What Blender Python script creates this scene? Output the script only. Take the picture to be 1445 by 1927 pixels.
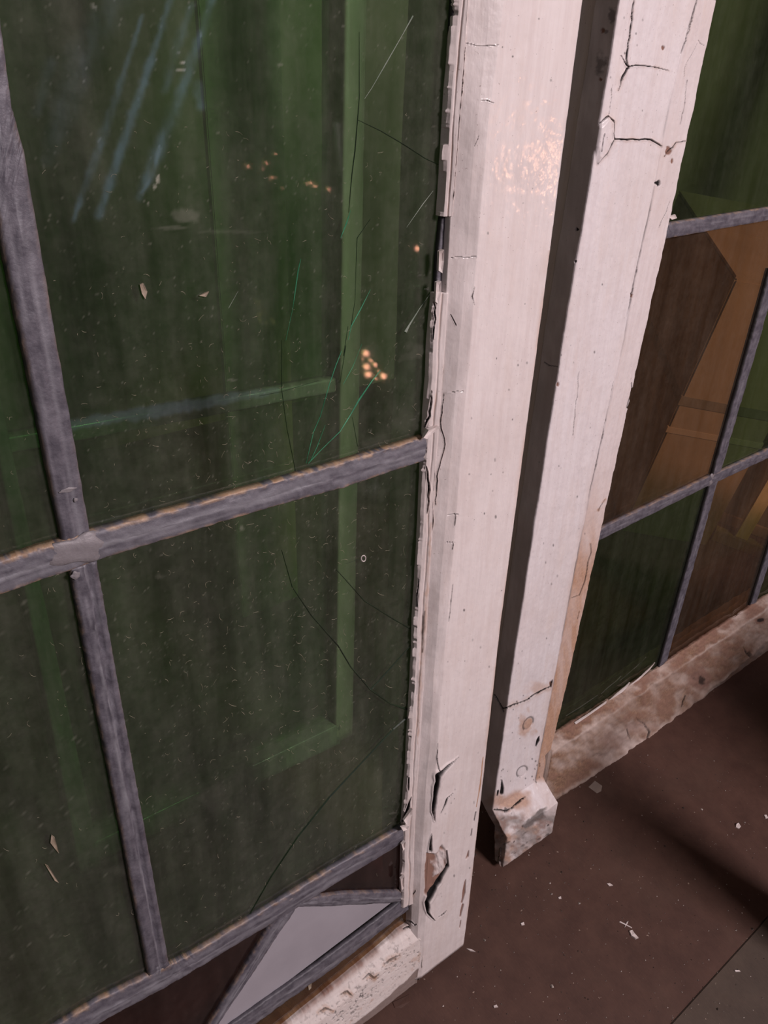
import bpy, math, random
import numpy as np

# ------------------------------------------------------------------ calibration
S = 0.25                      # metres per calibration unit
TH = math.radians(12.0)       # lean of the sashes
FPX = 1500.0
CX, CY = 722.5, 963.5
def _n(a): return a / np.linalg.norm(a)
H = _n(np.array([2950 - CX, 175 - CY, FPX]))
V = np.array([620 - CX, 3600 - CY, FPX]); V = _n(_n(V) - H * (H @ _n(V)))
N = np.cross(H, V)
D = V * math.cos(TH) + N * math.sin(TH)      # true down
A = N * math.cos(TH) - V * math.sin(TH)      # horizontal, away from the viewer
NEAR_T = 0.15
FLOOR_D = 2.44 * math.cos(TH) + (1 + NEAR_T) * math.sin(TH)   # back lower edge of near sash touches floor
CAMZ = FLOOR_D * S

sc = bpy.context.scene
for o in list(bpy.data.objects): bpy.data.objects.remove(o)
col = sc.collection

# ------------------------------------------------------------------ camera
from mathutils import Matrix, Vector
def cam2world_vec(p): p = np.asarray(p, float); return Vector((p @ H, p @ A, -(p @ D)))
cd = bpy.data.cameras.new('camera'); cam = bpy.data.objects.new('camera', cd); col.objects.link(cam)
ex, ey, ez = cam2world_vec((1, 0, 0)), cam2world_vec((0, -1, 0)), cam2world_vec((0, 0, -1))
M = Matrix((ex, ey, ez)).transposed().to_4x4(); M.translation = (0, 0, CAMZ)
cam.matrix_world = M
cd.sensor_fit = 'VERTICAL'; cd.sensor_height = 24.0; cd.lens = 24.0 * FPX / 1927.0
cd.clip_start = 0.01; cd.clip_end = 50
sc.camera = cam

# ------------------------------------------------------------------ world, lights, exposure
w = bpy.data.worlds.new('world'); sc.world = w; w.use_nodes = True
w.node_tree.nodes['Background'].inputs[0].default_value = (0.85, 0.82, 0.86, 1)
w.node_tree.nodes['Background'].inputs[1].default_value = 0.035
def area(name, loc, target, size, energy, color, sizey=None):
    l = bpy.data.lights.new(name, 'AREA'); l.energy = energy; l.color = color; l.size = size
    if sizey: l.shape = 'RECTANGLE'; l.size_y = sizey
    o = bpy.data.objects.new(name, l); col.objects.link(o); o.location = loc
    o.rotation_euler = (Vector(target) - Vector(loc)).to_track_quat('-Z', 'Y').to_euler()
    return o
area('ceiling_lamp_light', (0.78, -1.16, 1.58), (0.35, 0.3, 0.30), 0.40, 36.0, (1.0, 0.885, 0.895))
area('window_light', (-0.9, -1.3, 1.7), (0.1, 0.3, 0.5), 0.7, 1.6, (0.80, 0.88, 1.0))
vs = sc.view_settings
vs.view_transform = 'Standard'; vs.look = 'None'; vs.exposure = 0.0; vs.gamma = 1.0; vs.use_curve_mapping = False

# ------------------------------------------------------------------ maths helpers
rng = np.random.default_rng(7); random.seed(7)
def ray(p): return np.array([p[0] - CX, p[1] - CY, FPX])
def uvn(p, d):
    """photo pixel -> (u, v) on the plane n = d, in calibration units"""
    r = ray(p); P = r * (d / (r @ N)); return float(P @ H), float(P @ V)
def to_px(u, v, n):
    P = np.multiply.outer(u, H) + np.multiply.outer(v, V) + np.multiply.outer(n, N)
    z = P[..., 2]
    return P[..., 0] / z * FPX + CX, P[..., 1] / z * FPX + CY
def world(u, v, n):
    c = H * u + V * v + N * n
    w_ = cam2world_vec(c) * S; w_.z += CAMZ; return w_
def on_floor(p, h=0.0):
    r = ray(p); k = (FLOOR_D - h / S) / (r @ D); w_ = cam2world_vec(r * k) * S; w_.z += CAMZ; return w_
def floor_depth(p):
    """plane depth d at which the pixel's ray reaches the floor"""
    r = ray(p); k = FLOOR_D / (r @ D); return k * (r @ N)

def vnoise(x, y, seed=0):
    r = np.random.default_rng(seed).random((256, 256))
    xi = np.floor(x).astype(int); yi = np.floor(y).astype(int)
    fx = x - xi; fy = y - yi; fx = fx * fx * (3 - 2 * fx); fy = fy * fy * (3 - 2 * fy)
    a = r[xi % 256, yi % 256]; b = r[(xi + 1) % 256, yi % 256]
    c = r[xi % 256, (yi + 1) % 256]; d = r[(xi + 1) % 256, (yi + 1) % 256]
    return (a * (1 - fx) + b * fx) * (1 - fy) + (c * (1 - fx) + d * fx) * fy - 0.5
def fbm(x, y, seed=0, o=4):
    t = 0; am = 1.0
    for i in range(o):
        t = t + am * vnoise(x * 2 ** i + 17 * i, y * 2 ** i + 31 * i, seed + i); am *= 0.5
    return t
def sstep(x, a, b):
    t = np.clip((x - a) / (b - a), 0, 1); return t * t * (3 - 2 * t)

def poly_dist(PX, PY, pts, jitter=0.0, seed=1):
    """normalised distance (1 at the edge) to a polyline of (x, y, halfwidth)"""
    pts = [tuple(p) for p in pts]
    if jitter:
        r = random.Random(seed); q = [pts[0]]
        for a, b in zip(pts[:-1], pts[1:]):
            L = math.hypot(b[0] - a[0], b[1] - a[1]); k = max(1, int(L / 9))
            for i in range(1, k + 1):
                t = i / k; j = jitter if i < k else 0
                q.append((a[0] + (b[0] - a[0]) * t + r.uniform(-j, j), a[1] + (b[1] - a[1]) * t + r.uniform(-j, j),
                          (a[2] + (b[2] - a[2]) * t) * (1 + r.uniform(-.25, .25) * (j > 0))))
        pts = q
    out = np.full(PX.shape, 9.0)
    for a, b in zip(pts[:-1], pts[1:]):
        m = max(a[2], b[2]) * 3 + 2
        sel = (PX > min(a[0], b[0]) - m) & (PX < max(a[0], b[0]) + m) & (PY > min(a[1], b[1]) - m) & (PY < max(a[1], b[1]) + m)
        if not sel.any(): continue
        x = PX[sel]; y = PY[sel]; dx, dy = b[0] - a[0], b[1] - a[1]; l2 = dx * dx + dy * dy + 1e-9
        t = np.clip(((x - a[0]) * dx + (y - a[1]) * dy) / l2, 0, 1)
        d = np.hypot(x - a[0] - t * dx, y - a[1] - t * dy) / np.maximum(a[2] + (b[2] - a[2]) * t, .2)
        out[sel] = np.minimum(out[sel], d)
    return out
def poly_mask(PX, PY, poly, soft=2.0, rough=0.0):
    """soft inside mask of a polygon in photo pixels"""
    x = PX + (fbm(PX / 14, PY / 14, 91) * rough if rough else 0)
    y = PY + (fbm(PX / 14, PY / 14, 97) * rough if rough else 0)
    inside = np.zeros(PX.shape, bool); dist = np.full(PX.shape, 1e9)
    for (x0, y0), (x1, y1) in zip(poly, poly[1:] + poly[:1]):
        c = ((y0 > y) != (y1 > y)) & (x < (x1 - x0) * (y - y0) / (y1 - y0 + 1e-9) + x0); inside ^= c
        dx, dy = x1 - x0, y1 - y0; t = np.clip(((x - x0) * dx + (y - y0) * dy) / (dx * dx + dy * dy + 1e-9), 0, 1)
        dist = np.minimum(dist, np.hypot(x - x0 - t * dx, y - y0 - t * dy))
    return np.clip(np.where(inside, dist, -dist) / soft * .5 + .5, 0, 1)

# ------------------------------------------------------------------ node helpers
def mat(name):
    m = bpy.data.materials.new(name); m.use_nodes = True; nt = m.node_tree; nt.nodes.clear()
    o = nt.nodes.new('ShaderNodeOutputMaterial'); return m, nt, o
class G:
    def __init__(s, nt): s.nt = nt
    def n(s, t, **k):
        x = s.nt.nodes.new('ShaderNode' + t)
        for a, b in k.items(): setattr(x, a, b)
        return x
    def l(s, a, b): s.nt.links.new(a, b)
    def obj(s, scale=(1, 1, 1), rot=(0, 0, 0)):
        t = s.n('TexCoord'); m = s.n('Mapping'); m.inputs['Scale'].default_value = scale; m.inputs['Rotation'].default_value = rot
        s.l(t.outputs['Object'], m.inputs[0]); return m.outputs[0]
    def noise(s, vec, scale, detail=4, rough=.55):
        x = s.n('TexNoise'); x.inputs['Scale'].default_value = scale; x.inputs['Detail'].default_value = detail
        x.inputs['Roughness'].default_value = rough; s.l(vec, x.inputs['Vector']); return x.outputs[0]
    def ramp(s, v, *stops):
        r = s.n('ValToRGB'); e = r.color_ramp.elements
        while len(e) < len(stops): e.new(.5)
        for q, (p, c) in zip(e, stops): q.position = p; q.color = (c, c, c, 1) if not isinstance(c, tuple) else (*c, 1)
        s.l(v, r.inputs[0]); return r.outputs[0]
    def mix(s, f, a, b, mode='MIX'):
        x = s.n('Mix', data_type='RGBA', blend_type=mode)
        for i, v in ((0, f), (6, a), (7, b)):
            if hasattr(v, 'links'): s.l(v, x.inputs[i])
            else: x.inputs[i].default_value = v if i == 0 else (*v, 1)
        return x.outputs[2]
    def math(s, op, a, b=0.0, clamp=False):
        x = s.n('Math', operation=op, use_clamp=clamp)
        for i, v in ((0, a), (1, b)):
            if hasattr(v, 'links'): s.l(v, x.inputs[i])
            else: x.inputs[i].default_value = v
        return x.outputs[0]
    def bump(s, h, st, dist):
        b = s.n('Bump'); b.inputs['Strength'].default_value = st; b.inputs['Distance'].default_value = dist; s.l(h, b.inputs['Height']); return b.outputs[0]
    def bsdf(s, c, rough, out, normal=None, spec=.5, metal=0.0, coat=0.0):
        b = s.n('BsdfPrincipled')
        if coat: b.inputs['Coat Weight'].default_value = coat; b.inputs['Coat Roughness'].default_value = .13
        for k, v in (('Base Color', c), ('Roughness', rough), ('Metallic', metal), ('Specular IOR Level', spec)):
            if hasattr(v, 'links'): s.l(v, b.inputs[k])
            else: b.inputs[k].default_value = (*v, 1) if isinstance(v, tuple) else v
        if normal is not None: s.l(normal, b.inputs['Normal'])
        s.l(b.outputs[0], out.inputs[0]); return b

def paint_mat(name, base, dirty, streak_axis, grime=.5, rough=.42, coat=.5, stain=((.50, .29, .185), (.36, .20, .13))):
    """old cracked oil paint; attribute 'wear': R crack dirt, G bare wood, B tan stain, A grey grime and painted shade"""
    m, nt, out = mat(name); g = G(nt)
    sc3 = (60, 60, 5) if streak_axis == 'z' else (5, 60, 60)
    st = g.noise(g.obj(sc3), 5.0, 5, .65)
    fine = g.noise(g.obj(), 420, 4, .6)
    big = g.noise(g.obj(), 16, 4, .6)
    c = g.mix(g.ramp(st, (.38, 0.0), (.72, 1.0)), base, tuple(x * y for x, y in zip(base, (.90, .875, .87))))
    c = g.mix(g.ramp(big, (.45, 0.0), (.75, grime)), c, dirty)
    spk = g.noise(g.obj(), 900, 2, .5)
    c = g.mix(g.ramp(spk, (.70, 0.0), (.76, .55)), c, (.16, .10, .085))
    warm = g.noise(g.obj((30, 30, 9) if streak_axis == 'z' else (9, 30, 30)), 3.0, 5, .6); c = g.mix(g.ramp(warm, (.5, 0.0), (.72, .28)), c, (.68, .55, .50))
    at = g.n('Attribute', attribute_name='wear'); sp = g.n('SeparateColor'); g.l(at.outputs['Color'], sp.inputs[0])
    wood = g.mix(g.noise(g.obj((90, 90, 8) if streak_axis == 'z' else (8, 90, 90)), 4, 4), (.30, .165, .125), (.17, .09, .07))
    tan = g.mix(g.ramp(fine, (.3, 0.0), (.7, 1.0)), *stain)
    c = g.mix(sp.outputs[2], c, tan)
    c = g.mix(at.outputs['Alpha'], c, g.mix(fine, (.20, .165, .155), (.32, .275, .265)))
    c = g.mix(sp.outputs[1], c, wood)
    c = g.mix(sp.outputs[0], c, (.006, .004, .004))
    h = g.math('ADD', g.math('MULTIPLY', st, .8), g.math('MULTIPLY', fine, .35))
    r = g.math('ADD', rough, g.math('MULTIPLY', g.math('MAXIMUM', g.math('MAXIMUM', sp.outputs[0], sp.outputs[1]), sp.outputs[2]), .45), True)
    b = g.bsdf(c, r, out, g.bump(h, .35, .0006), .4, 0.0, .5)
    wm = g.math('MAXIMUM', g.math('MAXIMUM', sp.outputs[0], sp.outputs[1]), g.math('MAXIMUM', sp.outputs[2], at.outputs['Alpha']))
    g.l(g.math('MULTIPLY', g.math('SUBTRACT', 1.0, g.math('MULTIPLY', wm, 2.5, True), True), coat), b.inputs['Coat Weight']); return m

def lead_mat():
    m, nt, out = mat('lead'); g = G(nt)
    at = g.n('Attribute', attribute_name='wear'); sp = g.n('SeparateColor'); g.l(at.outputs['Color'], sp.inputs[0])
    n1 = g.noise(g.obj(), 150, 5, .65); n2 = g.noise(g.obj(), 600, 3, .6)
    c = g.mix(g.ramp(n1, (.35, 0.0), (.68, 1.0)), (.070, .062, .080), (.155, .142, .168))
    c = g.mix(g.math('MULTIPLY', sp.outputs[1], .8), c, (.27, .26, .29))     # brighter metal streaks, and light on the bars painted in
    c = g.mix(sp.outputs[0], c, (.015, .013, .014))       # black edge
    c = g.mix(sp.outputs[2], c, g.mix(n2, (.30, .15, .07), (.42, .32, .24)))   # rusty cement
    g.bsdf(c, .55, out, g.bump(n2, .4, .0005), .5, .12); return m

def glass_mat(name, tint, dust_col, dust=.035, gloss=1.0, bumpy=.15):
    """tinted flat glass, both faces of the slab tint once; dusty film; attribute 'film' adds smears"""
    m, nt, out = mat(name); g = G(nt)
    tr = g.n('BsdfTransparent')
    wv = g.noise(g.obj((1, 1, .25)), 22, 3)
    t2 = tuple(min(1, x * 1.12) for x in tint)
    g.l(g.mix(g.ramp(wv, (.35, 0.0), (.65, 1.0)), tint, t2), tr.inputs[0])
    df = g.n('BsdfDiffuse'); at = g.n('Attribute', attribute_name='film'); sp = g.n('SeparateColor'); g.l(at.outputs['Color'], sp.inputs[0])
    g.l(g.mix(sp.outputs[1], g.mix(g.noise(g.obj(), 70, 4), dust_col, tuple(x * .7 for x in dust_col)), (.30, .42, .50)), df.inputs[0])  # blue of the smears is window daylight painted into the dust colour
    f = g.noise(g.obj(), 160, 5, .7); f2 = g.noise(g.obj((1, 1, .12), (0, .35, 0)), 90, 4, .6)
    fac = g.math('MULTIPLY', g.ramp(f, (.30, .6), (.75, 1.35)), g.ramp(f2, (.3, .4), (.7, 1.4)))
    fac = g.math('ADD', g.math('MULTIPLY', fac, dust), sp.outputs[0], True)
    mx = g.n('MixShader'); g.l(fac, mx.inputs[0]); g.l(tr.outputs[0], mx.inputs[1]); g.l(df.outputs[0], mx.inputs[2])
    gl = g.n('BsdfGlossy'); gl.inputs['Roughness'].default_value = .035; gl.inputs[0].default_value = (1, 1, 1, 1)
    g.l(g.bump(g.noise(g.obj(), 30, 2), bumpy, .0003), gl.inputs['Normal'])
    lw = g.n('LayerWeight'); lw.inputs[0].default_value = .5
    fr = g.math('ADD', g.math('MULTIPLY', g.math('POWER', lw.outputs['Facing'], 5.0), .9 * gloss), .035 * gloss)
    m2 = g.n('MixShader'); g.l(fr, m2.inputs[0]); g.l(mx.outputs[0], m2.inputs[1]); g.l(gl.outputs[0], m2.inputs[2])
    g.l(m2.outputs[0], out.inputs[0]); return m

def plain_mat(name, c1, c2, scale, rough=.6, stretch=(1, 1, 1), bump=.2, bd=.0006, spec=.4, lo=.35, hi=.65):
    m, nt, out = mat(name); g = G(nt); n1 = g.noise(g.obj(stretch), scale, 5, .6)
    g.bsdf(g.mix(g.ramp(n1, (lo, 0.0), (hi, 1.0)), c1, c2), rough, out, g.bump(n1, bump, bd), spec); return m
def emit_mat(name, c, st):
    m, nt, out = mat(name); g = G(nt); e = g.n('Emission'); e.inputs[0].default_value = (*c, 1); e.inputs[1].default_value = st
    g.l(e.outputs[0], out.inputs[0]); return m

MT = {}
MT['paint_near'] = paint_mat('cracked_white_paint', (.78, .695, .69), (.56, .465, .44), 'z', .35)
MT['paint_rail'] = paint_mat('cracked_white_paint_rail', (.76, .68, .66), (.50, .41, .38), 'x', .4, .5, .0)
MT['paint_far'] = paint_mat('yellowed_white_paint', (.74, .675, .69), (.58, .48, .44), 'z', .3, .55, .10)
MT['paint_dirty'] = paint_mat('water_stained_paint', (.56, .45, .41), (.22, .13, .095), 'x', .95, .6, .0, ((.31, .18, .11), (.15, .08, .05)))
MT['lead'] = lead_mat()
MT['green'] = glass_mat('green_glass', (.47, .66, .46), (.33, .325, .265), .10)
MT['green_far'] = glass_mat('green_glass_smooth', (.44, .58, .36), (.30, .33, .24), .05)
MT['amber'] = glass_mat('amber_glass', (.82, .65, .48), (.40, .32, .26), .06)
MT['brown'] = glass_mat('brown_glass', (.45, .28, .25), (.30, .20, .18), .05)
MT['olive'] = glass_mat('amber_brown_glass', (.62, .45, .26), (.32, .24, .15), .07)

# ------------------------------------------------------------------ object helpers
def tag(o, label=None, cat=None, group=None, kind=None):
    for k, v in (('label', label), ('category', cat), ('group', group), ('kind', kind)):
        if v: o[k] = v
    return o
class Frame:
    """local frame of a leaning sash; u0, v0, n0 is its base point"""
    def __init__(s, name, u0, v0, n0, **t):
        s.u0, s.v0, s.n0 = u0, v0, n0
        o = bpy.data.objects.new(name, None); o.empty_display_size = .05; col.objects.link(o)
        o.location = world(u0, v0, n0); o.rotation_euler = (-TH, 0, 0); s.root = o; tag(o, **t)
    def loc(s, u, v, n):
        return np.stack(np.broadcast_arrays(S * (np.asarray(u, float) - s.u0), S * (np.asarray(n, float) - s.n0), -S * (np.asarray(v, float) - s.v0)), -1)
def link(me, name, m, parent, smooth=True):
    if m: me.materials.append(m)
    if smooth: me.shade_smooth()
    else: me.shade_flat()
    o = bpy.data.objects.new(name, me); col.objects.link(o)
    if parent: o.parent = parent
    return o
def np_mesh(name, verts, faces_groups):
    """faces_groups: list of int arrays (F, k)"""
    me = bpy.data.meshes.new(name); verts = np.asarray(verts, np.float32).reshape(-1, 3)
    loops = np.concatenate([f.ravel() for f in faces_groups]).astype(np.int32)
    tot = np.concatenate([np.full(len(f), f.shape[1]) for f in faces_groups]).astype(np.int32)
    start = np.concatenate([[0], np.cumsum(tot)[:-1]]).astype(np.int32)
    me.vertices.add(len(verts)); me.vertices.foreach_set('co', verts.ravel())
    me.loops.add(len(loops)); me.loops.foreach_set('vertex_index', loops)
    me.polygons.add(len(tot)); me.polygons.foreach_set('loop_start', start)
    me.update(calc_edges=True); me.validate(); return me
def set_attr(me, name, arr):
    a = me.color_attributes.new(name, 'FLOAT_COLOR', 'POINT'); a.data.foreach_set('color', np.asarray(arr, np.float32).ravel())
def volume(v, f):
    a, b, c = v[f[:, 0]], v[f[:, 1]], v[f[:, 2]]; return np.einsum('ij,ij->i', a, np.cross(b, c)).sum()

class St:
    """profile station: across-coordinate as a function of the along-coordinate, at depth n"""
    def __init__(s, pts=None, n=1.0, along='v', const=None, base=None, da=0.0, jag=None):
        s.n = n; s.base = base; s.da = da; s.const = const; s.jag = jag
        if pts is not None:
            q = [uvn(p[:2], n) for p in pts]; q = [(b, a) if along == 'v' else (a, b) for a, b in q]; q.sort()
            s.b = np.array([x[0] for x in q]); s.a = np.array([x[1] for x in q])
    def at(s, b):
        if s.base is not None: r = s.base.at(b) + s.da
        elif s.const is not None: r = np.full(b.shape, s.const)
        else:
            r = np.interp(b, s.b, s.a)
            for i, j, side in ((0, 1, b < s.b[0]), (-1, -2, b > s.b[-1])):
                k = (s.a[i] - s.a[j]) / (s.b[i] - s.b[j]); r = np.where(side, s.a[i] + k * (b - s.b[i]), r)
        return r + (s.jag(b) if s.jag else 0)

def strip(fr, name, m, stations, subs, along, b0, b1, nb, field=None, amp=0.0, parent=None, seed=3, bgrid=None, warp=None):
    """solid bar swept along b through a closed ring of stations; field(PX, PY, n) gives relief and wear"""
    b = np.linspace(b0, b1, nb) if bgrid is None else bgrid
    nb = len(b); rows_a = []; rows_n = []
    K = len(stations)
    av = [st.at(b) for st in stations]
    for k in range(K):
        k2 = (k + 1) % K; ns = subs[k]
        for i in range(ns):
            t = i / ns; rows_a.append(av[k] * (1 - t) + av[k2] * t); rows_n.append(np.full(nb, stations[k].n * (1 - t) + stations[k2].n * t))
    Aa = np.stack(rows_a, 1); Nn = np.stack(rows_n, 1); B = np.repeat(b[:, None], Aa.shape[1], 1); na = Aa.shape[1]
    if warp: Aa, Nn, B = warp(Aa, Nn, B)
    ta = np.roll(Aa, -1, 1) - np.roll(Aa, 1, 1); tn = np.roll(Nn, -1, 1) - np.roll(Nn, 1, 1); ln = np.hypot(ta, tn) + 1e-9
    ra, rn = tn / ln, -ta / ln
    U, Vv = (Aa, B) if along == 'v' else (B, Aa)
    PX, PY = to_px(U, Vv, Nn)
    wear = np.zeros(Aa.shape + (4,)); disp = np.zeros(Aa.shape)
    if amp: disp += amp * fbm(U * 22, Vv * 22, seed) + amp * .35 * fbm(U * 120, Vv * 90, seed + 9)
    if field: field(PX, PY, disp, wear, U, Vv)
    Aa = Aa + ra * disp; Nn = Nn + rn * disp
    U, Vv = (Aa, B) if along == 'v' else (B, Aa)
    P = fr.loc(U, Vv, Nn).reshape(-1, 3)
    i, j = np.meshgrid(np.arange(nb - 1), np.arange(na), indexing='ij'); j2 = (j + 1) % na
    Q = np.stack([i * na + j, i * na + j2, (i + 1) * na + j2, (i + 1) * na + j], -1).reshape(-1, 4)
    T = np.concatenate([Q[:, :3], Q[:, [0, 2, 3]]])
    c1 = np.arange(na)[None, ::-1]; c2 = (np.arange(na) + (nb - 1) * na)[None, :]
    if volume(P - P.mean(0), T) < 0: Q = Q[:, ::-1]; c1 = c1[:, ::-1]; c2 = c2[:, ::-1]
    me = np_mesh(name, P, [Q, c1, c2]); set_attr(me, 'wear', wear.reshape(-1, 4))
    return link(me, name, m, parent or fr.root)

def crack(PX, PY, disp, wear, pts, depth, jitter=1.2, dark=1.0, seed=1, lip=.25, stain=0.0):
    d = poly_dist(PX, PY, pts, jitter, seed)
    k = 1 - sstep(d, .55, 1.15); disp -= depth * k
    disp += depth * lip * np.exp(-((d - 1.7) / .5) ** 2)
    wear[..., 0] = np.maximum(wear[..., 0], dark * (1 - sstep(d, .85, 1.3)))
    if stain:
        d2 = poly_dist(PX, PY, [(p[0], p[1], p[2] * 4 + 3) for p in pts], jitter, seed)
        wear[..., 2] = np.maximum(wear[..., 2], stain * (1 - sstep(d2, .1, 1.1)) * (.55 + fbm(PX / 7, PY / 7, 5)))
def blob(PX, PY, wear, ch, x, y, rx, ry, amt, rough=.8, seed=11):
    d = np.hypot((PX - x) / rx, (PY - y) / ry) + rough * fbm(PX / (rx * .9), PY / (rx * .9), seed)
    wear[..., ch] = np.maximum(wear[..., ch], amt * (1 - sstep(d, .45, 1.05)))
def chips(PX, PY, disp, wear, items, depth=.002, ch=1):
    for x, y, rx, ry in items:
        d = np.hypot((PX - x) / rx, (PY - y) / ry) + .5 * fbm(PX / rx, PY / rx, int(x))
        k = 1 - sstep(d, .7, 1.1); disp -= depth * k; wear[..., ch] = np.maximum(wear[..., ch], k)

def came(fr, edge_a, edge_b, n_face, name='lead_came', parent=None, depth=.018, rust=(0, 0), black=(0, 0), nl=160, seed=1, jag=.9, groove=False, shine=.35):
    """lead bar between two pixel edges (lists of equal length), rounded face, ragged rims"""
    ea = np.array([uvn(p, n_face) for p in edge_a]); eb = np.array([uvn(p, n_face) for p in edge_b])
    t = np.linspace(0, 1, nl); ti = np.linspace(0, 1, len(ea)); tj = np.linspace(0, 1, len(eb))
    a = np.stack([np.interp(t, ti, ea[:, k]) for k in (0, 1)], 1); b = np.stack([np.interp(t, tj, eb[:, k]) for k in (0, 1)], 1)
    L = np.linalg.norm(a[-1] - a[0]); wd = np.linalg.norm(b - a, axis=1).mean()
    dirn = (b - a) / np.linalg.norm(b - a, axis=1)[:, None]
    ja = fbm(t * L * 120, t * 0 + seed, seed, 4) * wd * .022 * jag; jb = fbm(t * L * 120, t * 0 + seed + 5, seed + 3, 4) * wd * .022 * jag
    a = a - dirn * ja[:, None]; b = b + dirn * jb[:, None]
    q = np.array([-.0, .0, .03, .08, .16, .26, .36, .46, .5, .54, .64, .74, .84, .92, .97, 1., 1.])
    hgt = np.sqrt(np.clip(1 - (2 * q - 1) ** 2, 0, 1)) ** .7; hgt[0] = hgt[-1] = 0
    h = np.where((q > 0) & (q < 1), .45 + .55 * hgt, .35); h[0] = h[-1] = -.9
    P2 = a[:, None, :] * (1 - q)[None, :, None] + b[:, None, :] * q[None, :, None]
    Hh = np.repeat(h[None, :], nl, 0) * depth * .5
    X = t[:, None] * L; Y = q[None, :] * wd
    inner = ((q > 0) & (q < 1))[None, :]
    Hh = Hh + inner * depth * .14 * fbm(X * 50 + 0 * Y, Y * 180 + 0 * X, seed + 7)
    if groove: Hh = Hh - inner * depth * .5 * np.exp(-((q[None, :] - .36 - .1 * fbm(X * 14, 0 * X + seed, 55)) / .035) ** 2)
    U, Vv = P2[..., 0], P2[..., 1]; Nn = n_face - Hh
    wear = np.zeros(U.shape + (4,))
    qq = np.repeat(q[None, :], nl, 0); nz = fbm(X * 90 + 0 * qq, qq * 16 + 0 * X, seed + 21)
    wear[..., 2] = np.clip(rust[0] * (1 - sstep(qq, .02, .11 + .10 * nz)) * (.55 + 2.2 * nz) + rust[1] * sstep(qq, .90 - .10 * nz, .99) * (.55 + 2.2 * nz), 0, 1)
    wear[..., 0] = np.clip(black[0] * (1 - sstep(qq, .06, .12)) + black[1] * sstep(qq, .88, .94), 0, 1)
    wear[..., 1] = np.clip(shine + 1.3 * fbm(X * 9 + 0 * qq, qq * 9 + 0 * X, seed + 33) + 1.2 * fbm(X * 26 + 0 * qq, qq * 34 + 0 * X, seed + 35), 0, 1) * np.exp(-((qq - .55) / .32) ** 2)
    na = len(q); P = fr.loc(U, Vv, Nn).reshape(-1, 3)
    i, j = np.meshgrid(np.arange(nl - 1), np.arange(na), indexing='ij'); j2 = (j + 1) % na
    Q = np.stack([i * na + j, i * na + j2, (i + 1) * na + j2, (i + 1) * na + j], -1).reshape(-1, 4)
    c1 = np.arange(na)[None, ::-1]; c2 = (np.arange(na) + (nl - 1) * na)[None, :]
    T = np.concatenate([Q[:, :3], Q[:, [0, 2, 3]]])
    if volume(P - P.mean(0), T) < 0: Q = Q[:, ::-1]; c1 = c1[:, ::-1]; c2 = c2[:, ::-1]
    me = np_mesh(name, P, [Q, c1, c2]); set_attr(me, 'wear', wear.reshape(-1, 4))
    return link(me, name, MT['lead'], parent or fr.root)

def pane(fr, corners, n, m, name='pane', thick=.012, grid=None, film=None, uv=False, parent=None):
    """flat glass slab; corners are pixels on plane n (or u, v when uv), film(PX, PY) -> (amount, blueness)"""
    c = np.array(corners if uv else [uvn(p, n) for p in corners], float)
    if grid:
        gx, gy = grid; s = np.linspace(0, 1, gx)[None, :, None]; t = np.linspace(0, 1, gy)[:, None, None]
        P2 = (c[0] * (1 - s) + c[1] * s) * (1 - t) + (c[3] * (1 - s) + c[2] * s) * t
        U, Vv = P2[..., 0], P2[..., 1]; k = gx * gy
        F = fr.loc(U, Vv, n).reshape(-1, 3); ids = np.arange(k).reshape(gy, gx)
        Q = np.stack([ids[:-1, :-1], ids[:-1, 1:], ids[1:, 1:], ids[1:, :-1]], -1).reshape(-1, 4)
        rim = np.concatenate([ids[0, :-1], ids[:-1, -1], ids[-1, :0:-1], ids[:0:-1, 0]])
        R = fr.loc(U.ravel()[rim], Vv.ravel()[rim], n + thick); rb = np.arange(len(rim)) + k
        side = np.stack([rim, rb, np.roll(rb, -1), np.roll(rim, -1)], -1)
        T = np.concatenate([Q[:, :3], Q[:, [0, 2, 3]], side[:, :3], side[:, [0, 2, 3]]]); P_ = np.concatenate([F, R]); gs = [Q, side, rb[None, ::-1]]
        if fr.loc(0, 0, 1)[1] > fr.loc(0, 0, 0)[1] and np.cross(P_[Q[0, 1]] - P_[Q[0, 0]], P_[Q[0, 2]] - P_[Q[0, 0]])[1] > 0: gs = [g_[:, ::-1] for g_ in gs]
        me = np_mesh(name, P_, gs)
        fl = np.zeros((k + len(rim), 4)); fl[:, 3] = 1
        if film:
            PX, PY = to_px(U, Vv, np.full(U.shape, n)); a, bl = film(PX, PY); fl[:k, 0] = a.ravel(); fl[:k, 1] = bl.ravel()
        set_attr(me, 'film', fl); sm = False
    else:
        k = len(c); F = fr.loc(c[:, 0], c[:, 1], n); R = fr.loc(c[:, 0], c[:, 1], n + thick)
        f = np.arange(k)[None, :]; side = np.stack([f[0], f[0] + k, np.roll(f[0], -1) + k, np.roll(f[0], -1)], -1)
        me = np_mesh(name, np.concatenate([F, R]), [f, f[:, ::-1] + k, side])
    import bmesh as _b
    if not grid:
        bm = _b.new(); bm.from_mesh(me); _b.ops.recalc_face_normals(bm, faces=bm.faces); bm.to_mesh(me); bm.free()
    ob = link(me, name, m, parent or fr.root, False)
    for k_, t_ in (('amber', 'amber glass pane'), ('brown', 'dark brown glass pane'), ('olive', 'strip of amber brown glass')):
        if m is MT.get(k_): ob['label'] = t_
    return ob

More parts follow.
